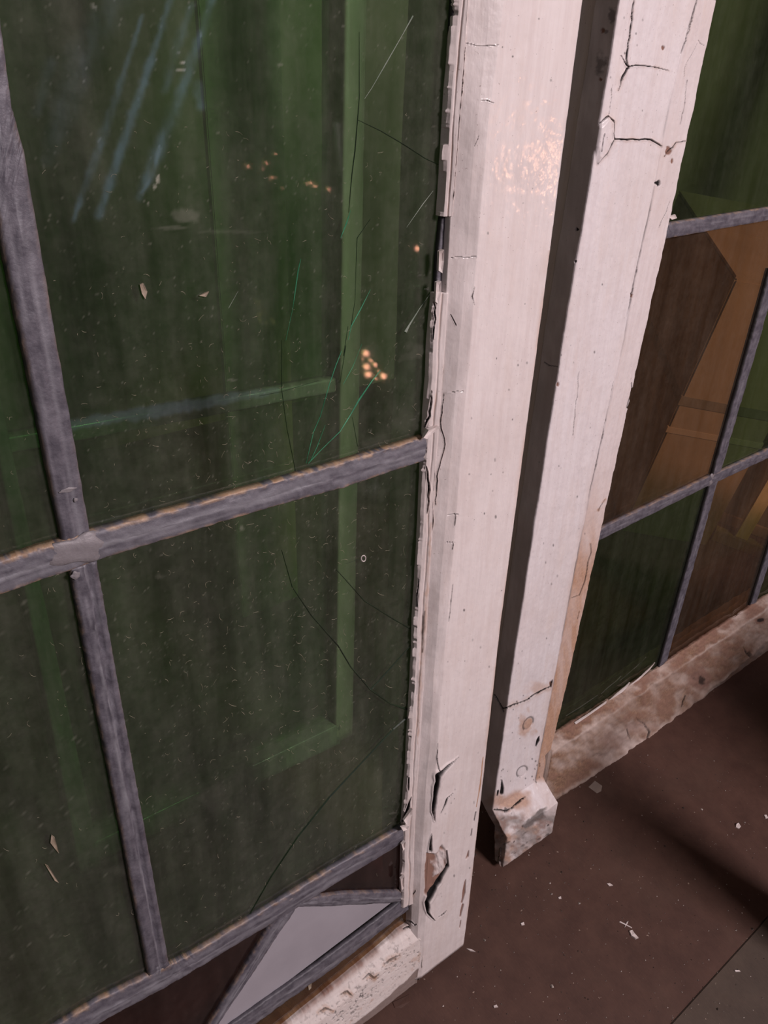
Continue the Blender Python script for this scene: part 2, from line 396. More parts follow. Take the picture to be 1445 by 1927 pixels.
def tubes(fr, lists, n, m, name, sides=3, parent=None, lift=.5):
    """thin tapered threads lying on the plane n; lists of [(px, py, width_px)...]"""
    V_, F_ = [], []; o = 0
    for pts in lists:
        c = np.array([uvn(p[:2], n) for p in pts]); k = len(c)
        z = np.array([(ray(p) @ N) for p in pts]); wd = np.array([p[2] for p in pts]) * n / z
        tg = np.gradient(c, axis=0); tg /= np.linalg.norm(tg, axis=1)[:, None] + 1e-9; pr = np.stack([-tg[:, 1], tg[:, 0]], 1)
        L = c + pr * wd[:, None] * .5; R = c - pr * wd[:, None] * .5
        P = np.concatenate([fr.loc(L[:, 0], L[:, 1], n), fr.loc(c[:, 0], c[:, 1], n - wd * lift), fr.loc(R[:, 0], R[:, 1], n)])
        V_.append(P); i = np.arange(k - 1) + o
        for a_, b_ in ((0, k), (k, 2 * k), (2 * k, 0)): F_.append(np.stack([i + a_, i + a_ + 1, i + b_ + 1, i + b_], -1))
        o += 3 * k
    me = np_mesh(name, np.concatenate(V_), [np.concatenate(F_)])
    return link(me, name, m, parent or fr.root, False)

def box(name, lo, hi, m, parent=None, bevel=.0, loc=(0, 0, 0), rot=(0, 0, 0)):
    import bmesh
    bm = bmesh.new(); bmesh.ops.create_cube(bm, size=1)
    for v in bm.verts: v.co = [lo[i] + (v.co[i] + .5) * (hi[i] - lo[i]) for i in range(3)]
    if bevel: bmesh.ops.bevel(bm, geom=bm.edges[:], offset=bevel, segments=2, affect='EDGES')
    me = bpy.data.meshes.new(name); bm.to_mesh(me); bm.free()
    o = link(me, name, m, parent, False); o.location = loc; o.rotation_euler = rot; return o

#LARGE
# ================================================================== the room
def floor_mat(name, c1, c2, c3):
    m, nt, out = mat(name); g = G(nt)
    big = g.noise(g.obj(), 7, 5, .6); mid = g.noise(g.obj(), 45, 5, .65); fib = g.noise(g.obj((30, 4, 1), (0, 0, .6)), 40, 4, .6)
    c = g.mix(g.ramp(mid, (.35, 0.0), (.7, 1.0)), c1, c2)
    c = g.mix(g.ramp(big, (.5, 0.0), (.75, .6)), c, c3)
    c = g.mix(g.ramp(fib, (.5, 0.0), (.75, .35)), c, tuple(x * 1.35 for x in c2))
    spk = g.noise(g.obj(), 420, 2, .5)
    c = g.mix(g.ramp(spk, (.735, 0.0), (.755, .75)), c, (.02, .012, .01))
    dot = g.noise(g.obj((1, 1, 1), (.3, .2, .1)), 330, 2, .5)
    c = g.mix(g.ramp(dot, (.75, 0.0), (.765, .6)), c, (.42, .32, .26))
    g.bsdf(c, .55, out, g.bump(mid, .15, .0008), .35); return m
MT['floor'] = floor_mat('brown_hardboard', (.060, .028, .021), (.086, .042, .031), (.078, .048, .035))
MT['floor2'] = floor_mat('grey_brown_hardboard', (.060, .040, .031), (.084, .058, .044), (.050, .036, .03))
MT['wall'] = plain_mat('dim_wall', (.20, .15, .12), (.26, .20, .16), 6, .8)
MT['dark_wall'] = plain_mat('room_wall', (.12, .10, .09), (.15, .12, .10), 6, .8)

seam_a, seam_b = on_floor((1269, 1919)), on_floor((1445, 1725))
sd = (seam_b - seam_a); sd.z = 0; sd.normalize(); sn = Vector((sd.y, -sd.x, 0))   # sn points to the lower right sheet
fl = box('floor', (-2.2, -2.6, -.05), (3.2, 2.2, -.006), MT['dark_wall']); tag(fl, kind='structure')
def sheet(side, m):
    import bmesh
    bm = bmesh.new(); g_ = .0002
    s0 = seam_a + sn * g_ * side - sd * 2.6; s1 = seam_a + sn * g_ * side + sd * 2.6
    pts = [s0, s1, s1 + sn * 2.2 * side, s0 + sn * 2.2 * side]
    cl = lambda p: (max(-2.15, min(3.15, p.x)), max(-2.55, min(2.15, p.y)))
    vs = [bm.verts.new((p.x, p.y, 0)) for p in pts]; f = bm.faces.new(vs)
    r = bmesh.ops.extrude_face_region(bm, geom=[f])
    for v in r['geom']:
        if isinstance(v, bmesh.types.BMVert): v.co.z = -.006
    for co, no in (((-2.15, 0, 0), (-1, 0, 0)), ((3.15, 0, 0), (1, 0, 0)), ((0, -2.55, 0), (0, -1, 0)), ((0, 2.15, 0), (0, 1, 0))):
        ret = bmesh.ops.bisect_plane(bm, geom=bm.verts[:] + bm.edges[:] + bm.faces[:], plane_co=co, plane_no=no, clear_outer=True)
        ed = [e for e in ret['geom_cut'] if isinstance(e, bmesh.types.BMEdge)]
        if ed: bmesh.ops.contextual_create(bm, geom=ed)
    bmesh.ops.recalc_face_normals(bm, faces=bm.faces)
    top = [e for e in bm.edges if all(v.co.z > -.001 for v in e.verts)]
    bmesh.ops.bevel(bm, geom=top, offset=.0006, segments=2, affect='EDGES')
    me = bpy.data.meshes.new('floor_sheet'); bm.to_mesh(me); bm.free()
    return link(me, 'floor_sheet', m, fl, False)
sheet(-1, MT['floor']); sheet(1, MT['floor2'])
for nm, lo, hi in (('wall_back', (-2.2, .86, -.05), (3.2, .94, 2.4)), ('wall_right', (3.15, -2.6, -.05), (3.2, .86, 2.4)),
                   ('wall_left', (-2.2, -2.6, -.05), (-2.15, .86, 2.4)), ('wall_front', (-2.15, -2.6, -.05), (3.15, -2.55, 2.4))):
    tag(box(nm, lo, hi, MT['wall'] if nm == 'wall_back' else MT['dark_wall']), kind='structure')
tag(box('ceiling', (-2.2, -2.6, 2.4), (3.2, .94, 2.45), MT['dark_wall']), kind='structure')

# ================================================================== near sash
near = Frame('window_sash', .2, 2.44, 1.0 + NEAR_T / 2, cat='window sash', group='leaning window sashes',
             label='large near window sash with cracked green leaded panes, a white diamond and peeling white stile')
rnd = lambda f, sd_, am: (lambda b: am * fbm(b * f, b * 0 + sd_, sd_, 5))
edge_out = St([(1099, 0), (1015, 640), (960, 1053), (943, 1180), (884, 1700), (872, 1790)], 1.0)
edge_fl = St([(947, 0), (922, 213), (893, 531), (885, 640), (832, 1280), (812, 1560), (800, 1740)], 1.0, jag=rnd(9, 2, .004))
edge_bv = St([(925, 0), (900, 213), (872, 531), (864, 640), (816, 1280), (797, 1560), (787, 1740)], 1.006, jag=rnd(7, 4, .004))
edge_pt = St([(878, 0), (852, 332), (838, 581), (835, 640), (817, 872), (795, 1280), (778, 1560), (775, 1690)], 1.020)
edge_i0 = St([(855, 0), (832, 332), (816, 581), (810, 640), (795, 872), (775, 1280), (758, 1560), (755, 1690)], 1.030, jag=rnd(7, 8, .004))
edge_in = St(base=edge_i0, n=1.029, jag=lambda b: .0022 * fbm(b * 45, b * 0 + 3, 18, 4) - .0035 * sstep(fbm(b * 37, b * 0 + 9, 28, 4), .16, .24) + .003 * sstep(fbm(b * 21, b * 0 + 5, 38, 4), .2, .28))

def run_stain(PX, PY, wear):
    for pts, ch, am in (([(811, 985, 3), (805, 1080, 4), (799, 1178, 7), (794, 1240, 5), (789, 1310, 4), (786, 1400, 2)], 2, .5), ([(799, 1150, 2), (797, 1180, 4.5), (796, 1200, 4), (795, 1228, 2)], 0, .6),
                        ([(789, 1262, 2), (787, 1290, 4), (785, 1306, 2)], 0, .4)):
        d = poly_dist(PX, PY, pts, 1.5); wear[..., ch] = np.maximum(wear[..., ch], am * (1 - sstep(d, .1, 1.2)) * np.clip(.8 + fbm(PX / 5, PY / 12, 3), 0, 1.2))
def stile_field(PX, PY, disp, wear, U, Vv):
    Z = dict(disp=disp, wear=wear)
    def cr(pts, depth=.004, **k): crack(PX, PY, disp, wear, pts, depth, seed=int(pts[0][0] * 7 + pts[0][1]), **k)
    # large lifted splits near the foot of the stile
    cr([(862, 1424, .6), (843, 1441, 2.6), (824, 1460, 5), (821, 1480, 4.4), (818, 1500, 3), (815, 1525, 2.8), (817, 1544, 1.2)], .014, jitter=.8)
    cr([(852, 1493, .6), (841, 1503, 1.4), (837, 1515, 1.3), (829, 1531, .5)], .006)
    cr([(824, 1400, .6), (822, 1426, 1.1), (827, 1453, .8)], .005)
    cr([(812, 1570, .6), (810, 1588, 2), (810, 1601, 2.8)], .010)
    m = poly_mask(PX, PY, [(803, 1606), (819, 1609), (826, 1603), (832, 1592), (838, 1600), (842, 1634), (829, 1655), (815, 1676), (809, 1688), (799, 1681), (799, 1651)], 2, 3)
    disp -= .006 * m; wear[..., 1] = np.maximum(wear[..., 1], m)
    fil = poly_mask(PX, PY, [(819, 1609), (830, 1598), (838, 1602), (840, 1634), (829, 1648), (820, 1650)], 3, 10) * m
    wear[..., 1] *= 1 - .9 * fil; disp += .003 * fil + .004 * fil * fbm(PX / 4, PY / 9, 77); wear[..., 3] = np.maximum(wear[..., 3], .15 * fil)
    cr([(840, 1600, .8), (842, 1630, 2), (830, 1651, 2.2), (815, 1676, 4.2), (803, 1698, 4), (805, 1718, 2), (819, 1733, .5)], .012, jitter=.8)
    cr([(825, 1726, .6), (834, 1720, 1.4), (840, 1714, .6)], .005)
    for a in ([(876, 1656, 1), (873, 1680, 3), (869, 1699, 1.6)], [(871, 1703, 2), (866, 1725, 1.4)], [(867, 1733, 1), (865, 1746, 1)], [(882, 1602, 1), (880, 1612, 2.2), (877, 1616, 1)]):
        d = poly_dist(PX, PY, a, .6); k = 1 - sstep(d, .7, 1.15); disp -= .004 * k; wear[..., 1] = np.maximum(wear[..., 1], k)
    d = poly_dist(PX, PY, [(909, 1425, .8), (904, 1474, 1.3), (896, 1518, .7)], .5); wear[..., 2] = np.maximum(wear[..., 2], 1 - sstep(d, .6, 1.5))
    cr([(895, 1528, 1), (892, 1545, .8)], .004, dark=.8); cr([(888, 1560, .7), (886, 1573, 1)], .004, dark=.8)
    # mitre joint with the rail
    cr([(749, 1717, 1), (759, 1712, 1.6), (772, 1695, 1.4), (775, 1685, 1), (782, 1676, .6)], .006, stain=.6)
    cr([(764, 1732, 1), (773, 1734, 1.2), (780, 1741, 1), (784, 1739, .6)], .006)
    # hairline splits across the bevel
    for a in ([(877, 81, .5), (905, 86, .7), (938, 85, .5)], [(905, 188, .5), (916, 189, .9), (929, 194, .7)], [(849, 485, .5), (898, 483, .5)],
              [(893, 540, .5), (888, 558, .9), (893, 575, .4)], [(838, 739, .5), (872, 736, .5)], [(842, 969, .5), (862, 968, .9), (857, 968, 1), (855, 990, .8)],
              [(852, 1100, .5), (848, 1135, .9), (844, 1170, .6)], [(838, 1020, .4), (857, 1021, .4)], [(853, 1023, .8), (851, 1034, .8)],
              [(848, 592, .5), (858, 612, .9)], [(893, 275, .4), (899, 262, .5), (901, 255, .4)]):
        cr(a, .003, dark=.75)
    for a in ([(833, 656, .6), (832, 690, 1.1), (829, 732, .7)], [(835, 740, .5), (829, 796, .8), (837, 836, .9), (829, 868, .7), (822, 896, .9), (820, 950, .7)],
              [(812, 944, .8), (814, 980, 1.6), (810, 1006, .8)], [(878, 0, .7), (873, 110, 1.1), (866, 200, .9), (858, 300, .8), (850, 400, .9)]):
        cr(a, .004, dark=.85, stain=.25)
    # rusty run and mottled grey over the bevel
    run_stain(PX, PY, wear)
    blob(PX, PY, wear, 2, 753, 1732, 9, 18, .9); blob(PX, PY, wear, 1, 754, 1740, 6, 12, .6)
    bev = edge_fl.at(Vv) - U
    grime = np.clip(sstep(bev, -.004, .006) * (.16 + .55 * fbm(U * 30, Vv * 9, 41)), 0, .5); wear[..., 3] = np.maximum(wear[..., 3], grime)
    right = 1 - sstep(edge_out.at(Vv) - U, .002, .014 + .01 * fbm(Vv * 9, Vv * 0, 7))
    wear[..., 2] = np.maximum(wear[..., 2], .42 * right * (Vv > .3) * np.clip(.6 + 1.6 * fbm(Vv * 14, U * 20, 71), 0, 1))
    spots = np.random.default_rng(5)
    for _ in range(46):
        y = spots.uniform(0, 1760); x = np.interp(y, [0, 1770], [1010, 838]) + spots.uniform(-62, 62) * (1 - y / 5000)
        d = np.hypot(PX - x, (PY - y) * spots.uniform(.4, 1.2)) / spots.uniform(1.0, 2.4)
        wear[..., 0] = np.maximum(wear[..., 0], spots.uniform(.25, .8) * (1 - sstep(d, .5, 1.1)))
def vgrid(y_top, y_bot, x0, x1, n, step):
    """rows spaced evenly in the picture so relief stays crisp along the bar"""
    ys = np.arange(y_top, y_bot, step); return np.array([uvn((x0 + (x1 - x0) * (y - y_top) / (y_bot - y_top), y), n)[1] for y in ys])
vg = np.concatenate([np.linspace(-1.2, uvn((1099, -16), 1)[1], 20), vgrid(-14, 1800, 1000, 840, 1.0, 1.25)]); vg = vg[vg < 2.425]; vg = np.append(vg, 2.428)
r1 = .006
strip(near, 'stile', MT['paint_near'],
      [St(base=edge_pt, da=-.004, n=1.062), edge_pt, edge_bv, edge_fl, St(base=edge_out, da=-r1, n=1.0), St(base=edge_out, da=-r1 * .3, n=1.0 + r1 * .3), St(base=edge_out, n=1.0 + r1), St(base=edge_out, n=1.0 + NEAR_T), St(base=edge_pt, da=-.004, n=1.0 + NEAR_T)],
      [6, 46, 26, 150, 3, 3, 4, 1, 1], 'v', 0, 1, 0, stile_field, .0009, bgrid=vg)

# putty bead in two lengths, broken away between them
MT['putty'] = paint_mat('brittle_painted_putty', (.70, .615, .605), (.50, .40, .37), 'z', .4, .6, .1)
def putty_field(PX, PY, disp, wear, U, Vv):
    def cr(pts, depth=.003, **k): crack(PX, PY, disp, wear, pts, depth, seed=int(pts[0][0] * 3 + pts[0][1]), **k)
    t = (U - edge_i0.at(Vv)) / (edge_pt.at(Vv) - edge_i0.at(Vv)); run_stain(PX, PY, wear)
    groove = np.exp(-((t - .62 - .12 * fbm(Vv * 12, Vv * 0, 3)) / .07) ** 2); disp -= .0022 * groove
    wear[..., 2] = np.maximum(wear[..., 2], np.clip(.35 * groove * (.5 + 2 * fbm(Vv * 20, Vv * 0, 5)), 0, .5))
    for a in ([(812, 736, .8), (808, 783, 1.8), (799, 803, 1)], [(802, 879, 1), (807, 922, 2.2), (804, 966, 1)], [(788, 1090, .7), (785, 1140, 1.2)],
              [(769, 1463, 1), (768, 1480, 1.6), (768, 1487, 1)], [(774, 1500, .8), (765, 1528, 2.6), (757, 1545, 2)], [(817, 560, .8), (819, 600, 1.2), (814, 640, .7)]):
        cr(a, .006)
    disp += .0011 * fbm(U * 90, Vv * 14, 61)
def putty(v0, v1, nb):
    return strip(near, 'putty', MT['putty'], [St(base=edge_i0, da=.001, n=1.0405), edge_in, St(base=edge_i0, da=.004, n=1.0235), St(base=edge_pt, da=.0015, n=1.0175), St(base=edge_pt, da=.002, n=1.0405)],
                 [8, 8, 22, 6, 2], 'v', v0, v1, nb, putty_field, .0008)
vy = lambda p, n=1.036: uvn(p, n)[1]
putty(-.16, vy((828, 405)), 420); putty(vy((818, 549)), vy((757, 1700)), 1000)
MT['pale_flake'] = plain_mat('loose_paint', (.66, .58, .565), (.55, .46, .44), 90, .6)
MT['dull_flake'] = plain_mat('dusty_scrap', (.22, .17, .12), (.34, .27, .21), 200, .8)
def flake(fr, poly, n, lift, m=None, name='paint_flake', curl=.006, parent=None):
    """thin lifted chip of paint: polygon in pixels, curling off the surface"""
    c = np.array([uvn(p, n) for p in poly]); ctr = c.mean(0); k = len(c)
    rings = []
    for f_, hh in ((1.0, 0.0), (.6, .7), (.0, 1.0)):
        q = ctr + (c - ctr) * max(f_, .02); rings.append(fr.loc(q[:, 0], q[:, 1], n - lift - curl * (1 - hh) * (np.arange(k) % 2 * .5 + .5)))
    back = fr.loc(c[:, 0], c[:, 1], n - lift * .3); P = np.concatenate(rings + [back]); i = np.arange(k); j = np.roll(i, -1)
    F = [np.stack([i + a * k, j + a * k, j + b * k, i + b * k], -1) for a, b in ((0, 1), (1, 2), (3, 0))]
    me = np_mesh(name, P, [np.concatenate(F), (2 * k + i)[None, :], (3 * k + i)[None, ::-1]])
    return link(me, name, m or MT['pale_flake'], parent or fr.root, False)
for pl in ([(793, 822), (801, 806), (820, 799), (823, 802), (808, 815), (798, 823)],
           [(822, 472), (829, 468), (831, 490), (826, 512), (821, 508)], [(817, 530), (824, 527), (826, 548), (818, 570), (815, 566)],
           [(753, 1586), (759, 1580), (759, 1594), (755, 1597)], [(751, 1651), (757, 1645), (757, 1668), (752, 1672)],
           [(757, 1541), (772, 1518), (773, 1530), (762, 1550)], [(752, 1554), (766, 1550), (764, 1558), (755, 1560)]):
    flake(near, pl, 1.022, .003)
# where the putty is gone: dark rebate with the rim of the leading
came(near, [(850, -20), (838, 200), (829, 395), (820, 480), (816, 552)], [(870, -20), (860, 200), (850, 395), (845, 480), (839, 556)], 1.037, 'edge_came', depth=.010, black=(.9, .9), nl=160, seed=77)

# bottom rail
rail_t0 = St([(420, 2026), (539, 1929), (650, 1838), (720, 1780), (750, 1752), (797, 1722)], 1.030, 'u')
rail_top = St(base=rail_t0, n=1.030, jag=rnd(40, 23, .004))
rail_mid = St(base=rail_t0, da=.055, n=1.004)
rail_bot = St([(600, 1972), (700, 1901), (760, 1847), (790, 1818), (830, 1784)], 1.0, 'u', jag=rnd(30, 27, .010))
rail_low = St(const=2.455, n=1.008)
joint_u = lambda: 0
def rail_field(PX, PY, disp, wear, U, Vv):
    top = rail_top.at(U)
    t = (Vv - top) / .3
    sp = fbm(U * 130, Vv * 130, 15); pit = np.clip((sp - .27) * 9, 0, 1) * np.exp(-((t - .35) / .25) ** 2); disp -= .003 * pit
    wear[..., 0] = np.maximum(wear[..., 0], .75 * pit)
    big = np.clip((fbm(U * 40, Vv * 40, 19) - .25) * 6, 0, 1) * np.exp(-((t - .5) / .2) ** 2); wear[..., 2] = np.maximum(wear[..., 2], .4 * big)
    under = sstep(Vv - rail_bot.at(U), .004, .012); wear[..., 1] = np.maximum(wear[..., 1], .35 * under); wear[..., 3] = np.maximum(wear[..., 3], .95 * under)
    rim = np.exp(-(t / .035) ** 2); wear[..., 1] = np.maximum(wear[..., 1], np.clip(rim * (.55 + 1.4 * fbm(U * 30, Vv * 10, 3)), 0, 1)); wear[..., 1] = np.maximum(wear[..., 1], (t < -.005) * 1.0)
    crack(PX, PY, disp, wear, [(759, 1749, 1), (768, 1744, 1.6), (778, 1748, 1.8), (788, 1761, 2), (797, 1770, 2), (795, 1787, 2), (792, 1804, 1.8), (789, 1829, 2), (787, 1852, 2.4)], .006)
    for a in ([(724, 1816, 1), (733, 1808, 2.4), (742, 1803, 2), (752, 1798, 1)], [(683, 1843, 1), (694, 1833, 2), (703, 1841, 1.6), (712, 1834, 1)],
              [(640, 1872, 1), (653, 1866, 2), (662, 1874, 1)], [(600, 1905, 1), (612, 1898, 2), (625, 1902, 1)]):
        crack(PX, PY, disp, wear, a, .004, 2.0, .7, stain=.8)
ru1 = uvn((795, 1775), 1.0)[0]
strip(near, 'bottom_rail', MT['paint_rail'], [St(base=rail_t0, da=.002, n=1.052), rail_top, rail_mid, rail_bot, rail_low, St(const=2.452, n=1.06), St(const=2.44, n=1.0 + NEAR_T), St(base=rail_top, da=.06, n=1.0 + NEAR_T)],
      [4, 24, 60, 24, 8, 1, 1, 1], 'u', -.9, ru1 + .0, 0, rail_field, .0018,
      bgrid=np.concatenate([np.linspace(-1.6, .36, 12), np.linspace(.37, ru1 + .008, 420)]))
# members that stand outside the frame
tu = lambda a, b: (a * S, b)
for nm, (ua, ub, va, vb) in (('stile', (-1.78, -1.55, -1.2, 2.44)), ('top_rail', (-1.78, 1.16, -1.42, -1.2))):
    lo = near.loc(ua, vb, 1.0); hi = near.loc(ub, va, 1.0 + NEAR_T); box(nm, lo, hi, MT['paint_near'], near.root, .001)

# lead
GN = 1.042; CN = 1.038
came(near, [(-40, -132), (-8, -8), (20, 200), (43, 282), (103, 631), (166, 992), (176, 1040)], [(-110, -132), (-66, 40), (-20, 340), (0, 462), (37, 640), (113, 1015), (121, 1060)], CN, black=(0, .8), rust=(.15, .2), nl=260, seed=3, shine=.05)
came(near, [(180, 1052), (220, 1280), (264, 1520), (314, 1797), (322, 1838)], [(128, 1068), (168, 1280), (222, 1548), (275, 1824), (283, 1868)], CN, black=(0, .8), rust=(.1, .2), nl=260, seed=5, groove=True, shine=.1)
came(near, [(-230, 1118), (0, 1050), (160, 1000), (480, 913), (640, 867), (812, 814)], [(-230, 1190), (0, 1115), (209, 1043), (480, 960), (640, 917), (818, 857)], CN - .004, rust=(1.0, .8), nl=420, seed=9, shine=.6)
came(near, [(40, 1966), (180, 1880), (317, 1812), (360, 1791), (500, 1706), (620, 1632), (762, 1549)], [(60, 2000), (200, 1913), (317, 1850), (380, 1812), (520, 1728), (640, 1653), (766, 1577)], CN - .002, rust=(.5, .1), nl=300, seed=12)
came(near, [(538, 1692), (640, 1678), (760, 1674)], [(538, 1704), (640, 1701), (760, 1695)], CN, rust=(.25, 0), black=(0, .5), nl=120, seed=15)
came(near, [(540, 1692), (500, 1746), (450, 1830), (380, 1942)], [(556, 1704), (520, 1757), (470, 1833), (396, 1942)], CN, rust=(.35, .15), nl=140, seed=18)
came(near, [(762, 1684), (700, 1733), (600, 1808), (500, 1878), (410, 1942)], [(766, 1709), (700, 1761), (610, 1830), (520, 1893), (455, 1942)], CN, black=(.3, .2), nl=160, seed=21)
# lumps of solder where the bars meet
def solder(px, py, r, seed, fr=near, n=CN - .010, stretch=1.0):
    import bmesh
    bm = bmesh.new(); bmesh.ops.create_icosphere(bm, subdivisions=3, radius=1)
    u, v = uvn((px, py), n); z = ray((px, py)) @ N; k = r * n / z
    rr = random.Random(seed)
    ph = [rr.uniform(0, 6) for _ in range(4)]
    for x in bm.verts:
        c = x.co; f_ = 1 + .14 * math.sin(5 * c.x + ph[0]) + .12 * math.sin(6 * c.z + ph[1] + 3 * c.x)
        x.co = near.loc(u, v, n) * 0 + fr.loc(u, v, n) + S * k * f_ * np.array([c.x * stretch, c.y * .22, c.z])
    me = bpy.data.meshes.new('solder_joint'); bm.to_mesh(me); bm.free()
    set_attr(me, 'wear', np.tile([0, .75, .12, 0], (len(me.vertices), 1))); return link(me, 'solder_joint', MT['lead'], fr.root)
solder(150, 1033, 32, 2, stretch=1.7); solder(142, 1083, 9, 3); solder(545, 1693, 15, 4, n=CN - .006, stretch=1.3); solder(300, 1838, 15, 6, n=CN - .004, stretch=1.4)
solder(128, 922, 5, 8, n=CN - .009, stretch=3.2); solder(142, 941, 4, 9, n=CN - .010)

# glass
def film_upper(PX, PY):
    a = np.zeros(PX.shape); bl = np.zeros(PX.shape)
    for pts, am in (([(268, 30, 4), (200, 240, 8), (138, 415, 5)], .10), ([(321, 0, 6), (262, 180, 8), (186, 405, 8)], .12), ([(402, -10, 7), (350, 150, 10), (292, 299, 11), (262, 372, 7)], .10),
                    ([(362, 10, 6), (335, 80, 9), (310, 170, 7)], .07), ([(372, 160, 9), (378, 200, 8)], .10), ([(96, 120, 12), (70, 210, 10)], .03), ([(225, -10, 20), (150, 120, 26), (90, 300, 12)], .035),
                    ([(300, 280, 4), (283, 340, 6), (266, 362, 4)], .16)):
        d = poly_dist(PX, PY, [(x, y, w_ * 1.5) for x, y, w_ in pts], 1.0)
        k = am * .62 * (1 - sstep(d, .1, 1.2)) * np.clip(.9 + .9 * fbm(PX / 16, PY / 40, 6), .2, 1.6); a += k; bl = np.maximum(bl, np.clip(k * 12, 0, 1))
    for x, y, rx, ry, am in ((352, 408, 30, 20, .20), (330, 428, 40, 4, .16), (420, 436, 90, 4, .07), (345, 117, 9, 2, .7), (340, 132, 9, 2, .6), (297, 334, 4, 9, .9), (291, 352, 3, 5, .6), (278, 385, 3, 6, .5), (177, 14, 8, 8, .35),  # smudges, and short white glints painted into the film
                             (529, 122, 8, 6, .25), (268, 545, 6, 14, .16), (380, 556, 10, 5, .20), (700, 662, 22, 26, .04), (775, 665, 28, 22, .08), (760, 790, 30, 26, .06), (700, 830, 30, 18, .06), (440, 715, 14, 3, .2)):
        d = np.hypot((PX - x) / rx, (PY - y) / ry) + .9 * fbm(PX / (rx * .7 + 3), PY / (ry * .7 + 3), int(x)); a += am * (1 - sstep(d, .3, 1.0))
    d = poly_dist(PX, PY, [(130, 800, 12), (300, 772, 15), (520, 735, 8)], 2); a += .05 * (1 - sstep(d, .5, 1.1)); bl = np.maximum(bl, .5 * (1 - sstep(d, .5, 1.1)))
    edge = np.clip(1 - (np.interp(PY, [0, 900], [858, 795]) - PX) / 90, 0, 1); a += .05 * edge ** 2
    a += .035 * np.clip(1 - PY / 500, 0, 1) * np.clip(1 - np.abs(PX - 190) / 330, 0, 1)
    a += np.clip((fbm(PX / 4.5, PY / 4.5, 51) - .50) * 1.2, 0, .2)
    return np.clip(a, 0, .95), bl
def film_lower(PX, PY):
    a = np.zeros(PX.shape)
    for x, y, rx, ry, am in ((684, 1051, 6, 8, 0), (455, 995, 6, 8, .3), (300, 1085, 10, 8, .12), (720, 925, 25, 20, .05), (402, 1500, 55, 40, .06), (500, 1290, 60, 60, .02), (235, 1640, 40, 10, .05)):
        if am:
            d = np.hypot((PX - x) / rx, (PY - y) / ry) + .9 * fbm(PX / (rx * .7 + 3), PY / (ry * .7 + 3), int(x)); a += am * (1 - sstep(d, .3, 1.0))
    a += np.clip((fbm(PX / 4.5, PY / 4.5, 53) - .48) * 1.2, 0, .2)
    a += .02 * np.clip((PY - 1300) / 400, 0, 1)
    return np.clip(a, 0, .95), np.zeros(PX.shape)
W = MT['green']
hc = (1.05 * .622); vc = 1.05 * .232; lc = 1.05 * 1.66; rc = 1.05 * .905
pane(near, [(vc, -.45), (rc, -.45), (rc, hc), (vc, hc)], GN, W, 'pane', grid=(280, 420), film=film_upper, uv=True)
pane(near, [(vc, hc + .002), (rc, hc + .002), (rc, lc), (vc, lc)], GN, W, 'pane', grid=(240, 380), film=film_lower, uv=True)
pane(near, [(-.50, -.45), (vc - .003, -.45), (vc - .003, hc), (-.50, hc)], GN, W, 'pane', grid=(60, 120), film=film_lower, uv=True)
pane(near, [(-.50, hc + .002), (vc - .003, hc + .002), (vc - .003, lc), (-.50, lc)], GN, W, 'pane', grid=(120, 200), film=film_lower, uv=True)
pane(near, [(545, 1697), (752, 1685), (790, 1664), (775, 1540), (640, 1640)], GN, MT['brown'])
pane(near, [(545, 1697), (388, 1935), (120, 2120), (20, 1995), (300, 1842), (520, 1713)], GN, MT['brown'])
pane(near, [(760, 1690), (420, 1935), (300, 2080), (470, 2045), (620, 1900), (790, 1760)], GN, MT['olive'])
MT['opal'] = plain_mat('white_opal_glass', (.32, .295, .33), (.38, .35, .39), 14, .25, bump=.05, spec=.5)
o = pane(near, [(548, 1698), (750, 1688), (425, 1935), (388, 1940)], GN - .001, MT['opal'], 'diamond_pane'); o['label'] = 'opaque white diamond pane'

# cracks in the glass, fibres and specks of dust on it
MT['crack_dark'] = plain_mat('crack_line', (.008, .014, .008), (.02, .035, .018), 90, .3)  # dark green lines of the cracks
MT['crack_green'] = plain_mat('crack_glint', (.03, .16, .08), (.10, .42, .24), 90, .15, spec=.9)  # glints along the cracks, painted as bright green
MT['crack_pale'] = plain_mat('scratch', (.20, .24, .19), (.36, .38, .33), 90, .5)
GP = GN - .0006
for pts in ([(777, 1340, 2.6), (740, 1372, 2.4), (690, 1425, 2.0), (620, 1500, 2.4), (560, 1575, 2.2), (510, 1650, 1.8), (466, 1727, 1.6)],
            [(775, 1338, 3), (735, 1325, 1.4), (697, 1298, 1.6), (660, 1255, 1.5), (636, 1215, 1.5), (586, 1158, 1.3), (550, 1105, 1.0), (530, 1035, .7)],
            [(776, 1211, 1.0), (716, 1278, 1.8), (697, 1298, 1.2)], [(776, 1186, 1), (740, 1165, 1.2), (686, 1131, 1.1), (633, 1072, .8)],
            [(672, 225, 1), (716, 246, 1.8), (760, 272, 1.8), (800, 298, 1.4), (832, 313, .8)], [(697, 412, 1), (672, 448, 2), (670, 500, 1.3), (668, 565, 1), (661, 612, 1.6)],
            [(676, 60, 1), (676, 186, 2), (668, 283, 3), (662, 330, 2.5), (656, 400, 1.4)], [(655, 614, 1.2), (646, 670, 1.6), (651, 650, 1.4), (640, 720, 1)],
            [(530, 640, 1), (530, 733, 1.5), (540, 806, 1.3), (556, 886, 1.2)], [(663, 785, .8), (673, 840, 1.2)], [(488, 745, .8), (530, 737, 1.2), (600, 716, .6)], [(648, 1062, .5), (675, 1052, .7)]):
    tubes(near, [[(x, y, w_ * (1.6 if pts[0][0] > 768 and y > 900 else .95)) for x, y, w_ in pts]], GP, MT['crack_dark'], 'glass_crack')
